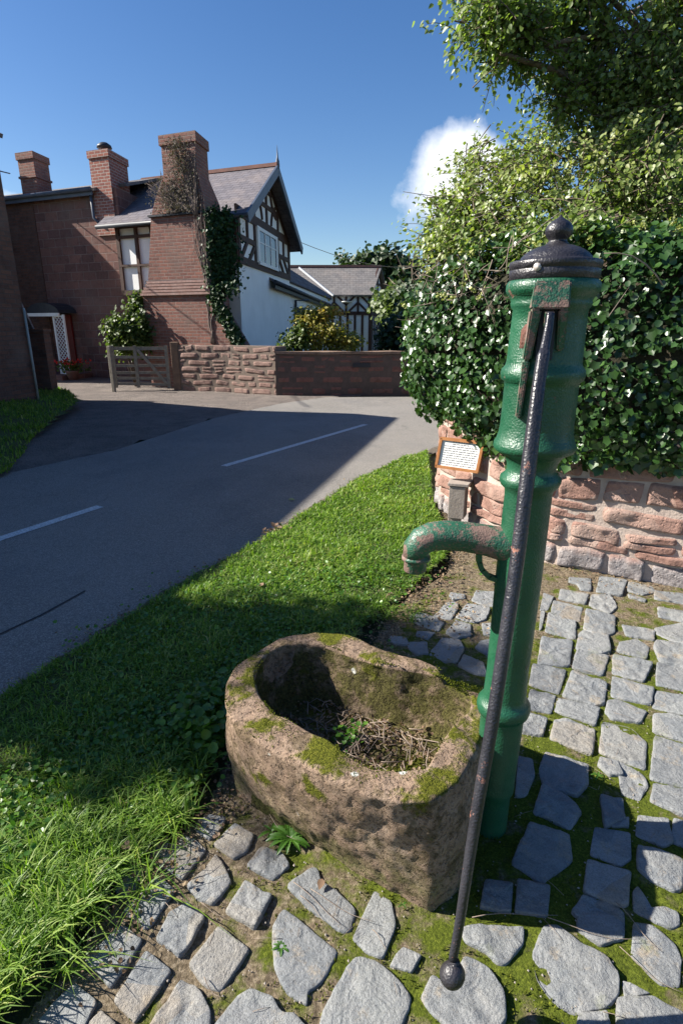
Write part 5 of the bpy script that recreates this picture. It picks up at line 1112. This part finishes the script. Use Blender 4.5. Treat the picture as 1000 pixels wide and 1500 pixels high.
M['lever'] = paint('black_lever_paint', (.014, .014, .02), (.03, .03, .038), (.22, .09, .06), .62, .34)
col_prof = prof([(1208, 27), (1170, 27), (1156, 27.5), (1152, 31), (1146, 31.5), (1140, 31), (1060, 34), (1046, 34.2), (1043, 36), (1040, 40.5), (1034, 42.5), (1028, 42), (1024, 39), (1021, 34.5), (1014, 33.6), (980, 32.6), (850, 35), (725, 36), (716, 37), (710, 44), (704, 46.5), (698, 46), (693, 40), (688, 37), (678, 38.5), (668, 44), (663, 52), (659, 60), (654, 62.5), (648, 62), (643, 59), (634, 56.5), (622, 55.5), (565, 56), (559, 57), (556, 62), (548, 64), (541, 63), (536, 58.5), (530, 57), (470, 56.5), (454, 56.5), (450, 60), (444, 61.5), (442, 60.5), (438, 62.5), (434, 64), (431, 68.5), (425, 71), (417, 71), (412, 68), (409, 62)])
mb = MB(); mb.lathe(PB-Vector((0, 0, .02)), [(0, col_prof[0][1])]+[(z+.02, r) for z, r in col_prof], 56, axis=PAX); mb.build('column', M['green'], pump, uv=False)
cap = prof([(412, 65), (410, 68), (397, 68.6), (395.6, 67.6), (395, 69.6), (386, 70), (384, 69), (383, 66), (382.4, 58), (381, 55), (377, 53), (372, 48.5), (367, 41), (363, 32.5), (361, 27), (360.4, 22), (358, 18), (355.5, 15.5), (354, 13.8), (351.5, 14), (348, 17), (344, 20), (338, 21), (332, 19.8), (327, 16), (323, 10.5), (320, 6), (317.5, 3), (315.5, 1.4), (314.5, .5)])
mb = MB(); mb.lathe(PB, cap, 56, axis=PAX)
co = mb.build('cap', M['capblack'], pump, uv=False)
def surf(v, ang, out=0., r=None, hw=None):
    z = pz(v); z_, rr = pr_(v, hw) if hw else (z, r); return Vector((PB.x+lean*z+cos(ang)*(rr+out), PB.y+sin(ang)*(rr+out), z))
mb = MB(); s0_ = surf(396, R(230), -.002, hw=65); s1_ = surf(396, R(230), .009, hw=65); mb.tube([s0_, s1_], .009, 12); mb.build('bolt', simple('bare_bolt', (.55, .5, .45), (.4, .36, .33), 40, .4, .001, 60, .3), co)
# bracket with slot, turned slightly to the left
BA = R(257)   # outward angle of bracket face
bd = Vector((cos(BA), sin(BA), 0)); bs = Vector((-sin(BA), cos(BA), 0))
def BR(x, y, v): z = pz(v); x -= .013; return Vector((PB.x+lean*z, PB.y, z))+bs*x+bd*y
mb = MB(); r_ = pr_(470, 56.5)[1]
def box8(mb, x0, x1, y0, y1, v0, v1, x0b=None, x1b=None, y1b=None):
    x0b = x0 if x0b is None else x0b; x1b = x1 if x1b is None else x1b; y1b = y1 if y1b is None else y1b
    vs = [BR(x0b, y0, v1), BR(x1b, y0, v1), BR(x1b, y1b, v1), BR(x0b, y1b, v1), BR(x0, y0, v0), BR(x1, y0, v0), BR(x1, y1, v0), BR(x0, y1, v0)]
    f = [[0, 3, 2, 1], [4, 5, 6, 7], [0, 1, 5, 4], [1, 2, 6, 5], [2, 3, 7, 6], [3, 0, 4, 7]]; mb.add(vs, [g_[::-1] for g_ in f])
box8(mb, -.038, .040, .03, r_+.030, 416, 455, -.042, .042, r_+.040)
box8(mb, -.042, -.018, .03, r_+.040, 455.2, 525, -.046, -.028, r_+.020)
box8(mb, .019, .042, .03, r_+.040, 455.2, 512, .028, .044, r_+.012)
box8(mb, -.046, -.030, .03, r_+.019, 525.2, 606, -.048, -.036, r_+.010)
bo = mb.build('bracket', M['green_worn'], pump, uv=False)
bm = bmesh.new(); bm.from_mesh(bo.data); bmesh.ops.recalc_face_normals(bm, faces=bm.faces); bmesh.ops.bevel(bm, geom=bm.edges[:], offset=.004, segments=2, affect='EDGES'); bm.to_mesh(bo.data); bm.free()
mb = MB(); box8(mb, -.0185, .0195, r_-.02, r_+.012, 455, 524); mb.build('slot_shade', M['black'], pump, uv=False)  # black block painted in for the shade inside the slot
# small rust coloured maker's plate
pa = R(221); mb = MB(); vs = []
for i in range(5):
    for j in range(5):
        a = pa-.20+.40*i/4; v = 475+34*j/4; 
        if j == 0: a = pa-.20+.12+.26*i/4
        vs.append(surf(v, a, .0045+(.0015 if 0 < i < 4 and 0 < j < 4 else -.003), hw=56.5))
mb.add(vs, [[i*5+j, i*5+j+1, (i+1)*5+j+1, (i+1)*5+j] for i in range(4) for j in range(4)]); po_ = mb.build('maker_plate', simple('rusty_plate', (.15, .05, .035), (.08, .05, .035), 60, .7, .006, 90), pump)
for v_, w_ in ((485, .12), (491, .14), (497, .13)):
    pass
# spout
mb = MB(); j0 = aty(745, 800, PB.y); 
sppts = [aty(760, 802, PB.y), aty(738, 797, PB.y+.005), aty(715, 792, PB.y+.01), aty(680, 786, PB.y+.015), aty(650, 784, PB.y+.02), aty(632, 786, PB.y+.02), aty(618, 792, PB.y+.02), aty(610, 802, PB.y+.02), aty(608, 815, PB.y+.02)]
def rad(px_, p): return px_/F*(p.y*cos(PITCH)+(CH-p.z)*sin(PITCH))
rp = [30, 25.5, 23, 22, 22, 21.5, 21, 20, 18.5]; mb.tube(sppts, [rad(w, p) for w, p in zip(rp, sppts)], 24)
so = mb.build('spout', M['green_worn'], pump, uv=False)
mb = MB(); e_ = sppts[-1]; r0 = rad(18.5, e_); mb.lathe(e_-Vector((0, 0, .045)), [(0, r0*.82), (.004, r0*.90), (.03, r0*.9), (.036, r0*1.0), (.038, r0*1.13), (.045, r0*1.13), (.048, r0*1.0), (.07, r0*1.0)], 28, axis=(.05, 0, 1)); mb.build('nozzle', M['green_worn'], so, uv=False)
mb = MB(); pts = [aty(u, v, PB.y-.0) for u, v in ((701, 808), (701, 822), (705, 834), (715, 844), (728, 849), (740, 851))]
for i in range(len(pts)-1): mb.bar(pts[i], pts[i+1]+(pts[i+1]-pts[i])*.06, .022, .014, (pts[i+1]-pts[i]).cross(Vector((0, 1, 0))))
mb.build('spout_strap', M['green'], pump, uv=False)
# lever
lv = [(806, 458, 1.365, 10), (803, 480, 1.355, 11.5), (797, 512, 1.33, 13), (795, 522, 1.318, 17), (789, 560, 1.295, 17.5), (784, 600, 1.272, 18.5), (779, 640, 1.255, 20), (773, 690, 1.235, 21.5), (766, 745, 1.21, 21), (757, 820, 1.18, 21), (745, 900, 1.145, 20.5), (732, 985, 1.11, 20), (717, 1080, 1.07, 19), (701, 1170, 1.03, 18), (686, 1265, .99, 16), (673, 1350, .955, 14), (663, 1405, .94, 13)]
LP = [aty(u, v, y) for u, v, y, w in lv]; LR = [rad(w/2, p) for (u, v, y, w), p in zip(lv, LP)]
def interp(P_, R_, n=4):
    out = []; rr = []
    for i in range(len(P_)-1):
        p0, p1, p2, p3 = P_[max(i-1, 0)], P_[i], P_[i+1], P_[min(i+2, len(P_)-1)]
        for k in range(n):
            t = k/n; out.append(.5*((2*p1)+(p2-p0)*t+(2*p0-5*p1+4*p2-p3)*t*t+(3*p1-p0-3*p2+p3)*t**3)); rr.append(R_[i]+(R_[i+1]-R_[i])*t)
    return out+[P_[-1]], rr+[R_[-1]]
LPs, LRs = interp(LP, LR)
# squarish bar at the top turning into a round rod
vs = []; nn = 16
for i, p in enumerate(LPs):
    t_ = (LPs[min(i+1, len(LPs)-1)]-LPs[max(i-1, 0)]).normalized(); x = Vector((1, 0, 0)); x = (x-t_*x.dot(t_)).normalized(); y = t_.cross(x); f = min(1, i/(len(LPs)*.55)); ex_ = 6-4*f
    for k in range(nn):
        a = 2*pi*k/nn+pi/nn; c_, s_ = cos(a), sin(a); q = 1/((abs(c_)**ex_+abs(s_)**ex_)**(1/ex_)); vs.append(p+(x*c_+y*s_*(1.0 if f >= 1 else .8+.2*f))*q*LRs[i]*(1+.03*mnoise.noise(p*40)))
mb = MB(); m = len(LPs); mb.add(vs, [[i*nn+k, i*nn+(k+1) % nn, (i+1)*nn+(k+1) % nn, (i+1)*nn+k][::-1] for i in range(m-1) for k in range(nn)]+[list(range(nn)), list(range((m-1)*nn, m*nn))[::-1]], True)
lo_ = mb.build('lever', M['lever'], pump, uv=False)
bc = aty(660, 1428, .932); br_ = rad(18.5, bc); mb = MB(); mb.lathe(bc-Vector((0, 0, br_)), [(br_*(1-cos(a)), max(.0005, br_*sin(a)*(.95 if a > 2 else 1))) for a in [pi*i/14 for i in range(15)]]+[(br_*2+.012, br_*.36)], 28, axis=(.12, .03, 1)); mb.build('ball_end', M['capblack'], lo_, uv=False)
# lever head piece in the slot
mb = MB(); mb.bar(BR(.0, r_+.045, 470), BR(.0, r_+.0, 462), .02, .03); mb.build('pivot', M['green_worn'], lo_, uv=False)
# ================================================================ notice board and little wooden post
nbp = Vector((1.03, 4.43)); 
sgn = empty('notice_board', (nbp.x, nbp.y, .5), 'small white printed notice in an orange wooden frame fixed to the wall', 'notice')
q00, q10, q11, q01 = aty(638, 683, 4.50), aty(700, 692, 4.30), aty(704, 649, 4.30), aty(646, 641, 4.50)
U = (q10-q00); Vv = (q01-q00); nS = U.cross(Vv).normalized(); nS = nS if nS.y < 0 else -nS
def SG(x, y, d=0.): return q00+U*x+Vv*y+nS*d
mb = MB(); mb.add([SG(.03, .04, -.015), SG(.97, .04, -.015), SG(.97, .97, -.015), SG(.03, .97, -.015), SG(.03, .04, .006), SG(.97, .04, .006), SG(.97, .97, .006), SG(.03, .97, .006)], [[3, 2, 1, 0], [4, 5, 6, 7], [0, 1, 5, 4], [1, 2, 6, 5], [2, 3, 7, 6], [3, 0, 4, 7]])
mb.build('notice_sheet', M['white_paint'], sgn)
M['frame'] = simple('orange_varnished_wood', (.42, .19, .07), (.30, .12, .045), 12, .5, .002, 40)
mb = MB()
for a, b in (((0, .02), (1, .02)), ((0, .98), (1, .98)), ((.02, 0), (.02, 1)), ((.98, 0), (.98, 1))): mb.bar(SG(*a, .004), SG(*b, .004), .022, .03, tuple(nS))
mb.build('frame', M['frame'], sgn)
mb = MB(); rr = random.Random(4)
for k in range(11):
    y = .90-.078*k; x = .30 if k < 2 else .12; xe = .70 if k < 2 else .9
    while x < xe-.03:
        w = rr.uniform(.03, .09); mb.add([SG(x, y, .008), SG(min(x+w, xe), y, .008), SG(min(x+w, xe), y+.022, .008), SG(x, y+.022, .008)], [[0, 1, 2, 3]]); x += w+.018
mb.build('print', simple('grey_print', (.09, .09, .1), (.14, .14, .15)), sgn)
wp = empty('wooden_post', at(668, 770), 'short square weathered grey post with a cover board, standing below the notice', 'post')
b_ = at(662, 778); mb = MB(); mb.prism([(b_.x-.045, b_.y-.02), (b_.x+.05, b_.y-.05), (b_.x+.08, b_.y+.05), (b_.x-.02, b_.y+.08)], -.05, .40); mb.build('post', M['pale_wood'] if 'pale_wood' in M else simple('pale_grey_wood', (.36, .31, .27), (.25, .21, .18), 9, .85, .004, 40), wp, bevel=.004)
mb = MB(); mb.prism([(b_.x-.055, b_.y-.045), (b_.x+.065, b_.y-.085), (b_.x+.12, b_.y+.05), (b_.x-.0, b_.y+.09)], .13, .395); mb.prism([(b_.x-.07, b_.y-.05), (b_.x+.085, b_.y-.1), (b_.x+.16, b_.y+.06), (b_.x-.02, b_.y+.11)], .4, .425)
mb.build('cover', bpy.data.materials['pale_grey_wood'], wp, bevel=.004)
# ================================================================ small things on the ground
def rosette(name, lab, c, n, ln, mat, zb=.01):
    P3_ = MB(); 
    for k in range(n):
        a = 2*pi*k/n+random.gauss(0, .25); l_ = ln*random.uniform(.6, 1.1); d = Vector((cos(a), sin(a), 0)); s_ = Vector((-sin(a), cos(a), 0)); vs = []; m = 14
        for i in range(m+1):
            t_ = i/m; w = l_*.115*sin(pi*min(1, t_*.93+.05))**.7*(1+(.35 if i % 2 else -.25)*(1-t_)); z = zb+l_*(.55*t_-.55*t_*t_)+.002; p = Vector((c[0], c[1], 0))+d*l_*t_*.95; p.z = z; vs += [p-s_*w+Vector((0, 0, w*.3)), p, p+s_*w+Vector((0, 0, w*.3))]
        P3_.add(vs, [[3*i+j, 3*i+j+1, 3*i+j+4, 3*i+j+3] for i in range(m) for j in range(2)])
    o = P3_.build(name, mat, None, uv=False); a = o.data.attributes.new('rnd', 'FLOAT', 'POINT'); a.data.foreach_set('value', np.repeat(rng.uniform(0, .6, n), 45).astype(np.float32)); return tag(o, lab, 'weed')
g = at(425, 1232); rosette('dandelion_plant', 'toothed dandelion rosette growing at the foot of the trough', (g.x, g.y), 17, .085, M['weed'])
g = at(398, 1222); rosette('dock_plant', 'broad leaved dock seedling at the foot of the trough', (g.x, g.y), 5, .06, M['weed'])
g = at(412, 1392); rosette('daisy_plant', 'small straggly weed between the cobbles in the foreground', (g.x, g.y), 9, .03, M['weed'])
g = at(590, 1330); rosette('seedling', 'tiny bright seedling by the trough corner', (g.x, g.y), 5, .018, M['weed'])
g = at(875, 1140); rosette('seedling', 'small pale leaved weed in the shadow of the pump', (g.x, g.y), 6, .03, M['weed'])
# short grass and moss tufts between the setts
Q = scatter([p for p in bed_poly], 110000); k_ = np.ones(len(Q), bool)
for sp__ in sett_polys:
    a_ = np.array(sp__); lo_b, hi_b = a_.min(0), a_.max(0); m_ = (Q[:, 0] > lo_b[0]) & (Q[:, 0] < hi_b[0]) & (Q[:, 1] > lo_b[1]) & (Q[:, 1] < hi_b[1])
    if m_.any(): i_ = np.where(m_)[0]; k_[i_[inpoly(Q[i_], sp__[::2])]] = False
Q = Q[k_]; Q = Q[(Q[:, 1] < 3.2) & (Q[:, 1] > .7) & (Q[:, 0] < 2.4)]
nzq = noisev(Q, 6, 11)+.25*np.clip(1.9-Q[:, 1], -.6, 1)+.35*np.clip(Q[:, 0], -.3, .4)
Q = Q[rng.random(len(Q)) < np.clip(nzq*2.2, 0, 1)]; Q = np.repeat(Q, 3, 0)+rng.normal(0, .004, (len(Q)*3, 2))
P = np.column_stack([Q, np.full(len(Q), .004)]); tag(grass_mesh('joint_moss', P, rng.uniform(.004, .011, len(P)), M['moss'], .6, .0014), 'bright moss growing in the joints between the cobbles', 'moss', kind='stuff')
# twigs and straws
mb = MB(); 
def twig(a, b, r=.0012, z=.022, bend=.1):
    p, q = at(*a), at(*b); d = (q-p); n = Vector((-d.y, d.x, 0)); pts = [p+d*t_+n*bend*sin(pi*t_)+Vector((0, 0, z+.004*sin(7*t_))) for t_ in [i/6 for i in range(7)]]; mb.tube(pts, [r*(1-.08*i) for i in range(7)], 5)
for a, b in (((690, 1352), (815, 1350)), ((800, 1352), (935, 1385)), ((905, 1395), (1000, 1465)), ((430, 1300), (500, 1365)), ((455, 1310), (550, 1360)), ((440, 1320), (478, 1366)), ((640, 1200), (652, 1204)), ((295, 1330), (332, 1352)), ((395, 1200), (440, 1240)), ((180, 1260), (130, 1390)), ((300, 1440), (325, 1470)), ((545, 1370), (565, 1400)), ((900, 1330), (960, 1400)), ((560, 1262), (580, 1285)), ((300, 1225), (318, 1200))): twig(a, b, bend=random.uniform(-.12, .12))
for k in range(160):
    c = Vector((random.uniform(-.75, 1.4), random.uniform(.92, 2.8), 0)); a = random.uniform(0, pi); l_ = random.uniform(.01, .04); d = Vector((cos(a), sin(a), 0))*l_
    mb.tube([c-d+Vector((0, 0, .016)), c+Vector((0, 0, .019)), c+d+Vector((0, 0, .016))], .0007, 4)
tag(mb.build('straw', M['dead'], uv=False), 'dry straws and thin twigs scattered on the cobbles', 'straw', kind='stuff')
# grit in the soil
P = []; mb = MB()
for k in range(3200):
    x, y = random.uniform(-.8, 2.0), random.uniform(.9, 3.9)
    if not inpoly(np.array([[x, y]]), bed_poly)[0]: continue
    r = random.uniform(.0015, .0045); c = Vector((x, y, .006+r*.3)); o_ = [Vector((random.uniform(.7, 1.2)*r*i, random.uniform(.7, 1.2)*r*j, random.uniform(.5, .9)*r*k_)) for i, j, k_ in ((1, 0, 0), (0, 1, 0), (-1, 0, 0), (0, -1, 0), (0, 0, 1), (0, 0, -1))]
    mb.add([c+v for v in o_], [[0, 1, 4], [1, 2, 4], [2, 3, 4], [3, 0, 4], [1, 0, 5], [2, 1, 5], [3, 2, 5], [0, 3, 5]])
tag(mb.build('grit', simple('pale_grit', (.36, .32, .27), (.2, .17, .14), 90, .9), uv=False), 'small pale grit lying in the joints of the paving', 'grit', kind='stuff')
# fallen leaves
def leafthing(u, v, size, lab, mat, z=.02, sh='ovate'):
    g = at(u, v, z); o = leaves('fallen_leaf', [(g.x, g.y, z)], [(0, 0, 1)], size, sh, mat, None, 0, .35); return tag(o, lab, 'leaf', 'fallen leaves')
leafthing(422, 731, .07, 'pale fallen leaf lying alone on the sunlit edge of the road', M['bloom'], .012)
leafthing(472, 1287, .045, 'curled brown leaf on the cobbles at the foot of the trough', M['litter'], .03)
leafthing(386, 857, .06, 'reddish fallen leaf in the verge grass', M['red_flower'] if False else M['litter'], .07)
leafthing(190, 1243, .045, 'orange brown leaf at the edge of the long grass', M['litter'], .05)
leafthing(652, 911, .035, 'small yellow leaf on the cobbles behind the trough', M['yellow_leaf'], .03)
P = [(at(405, 783).x+random.gauss(0, .05), at(405, 783).y+random.gauss(0, .05), random.uniform(.01, .05)) for k in range(60)]; tag(leaves('leaf_drift', P, [(0, 0, 1)]*60, .04, 'ovate', M['litter'], None, 0, .5), 'little drift of brown and yellow leaves where the grass meets the road', 'leaf litter', kind='stuff')
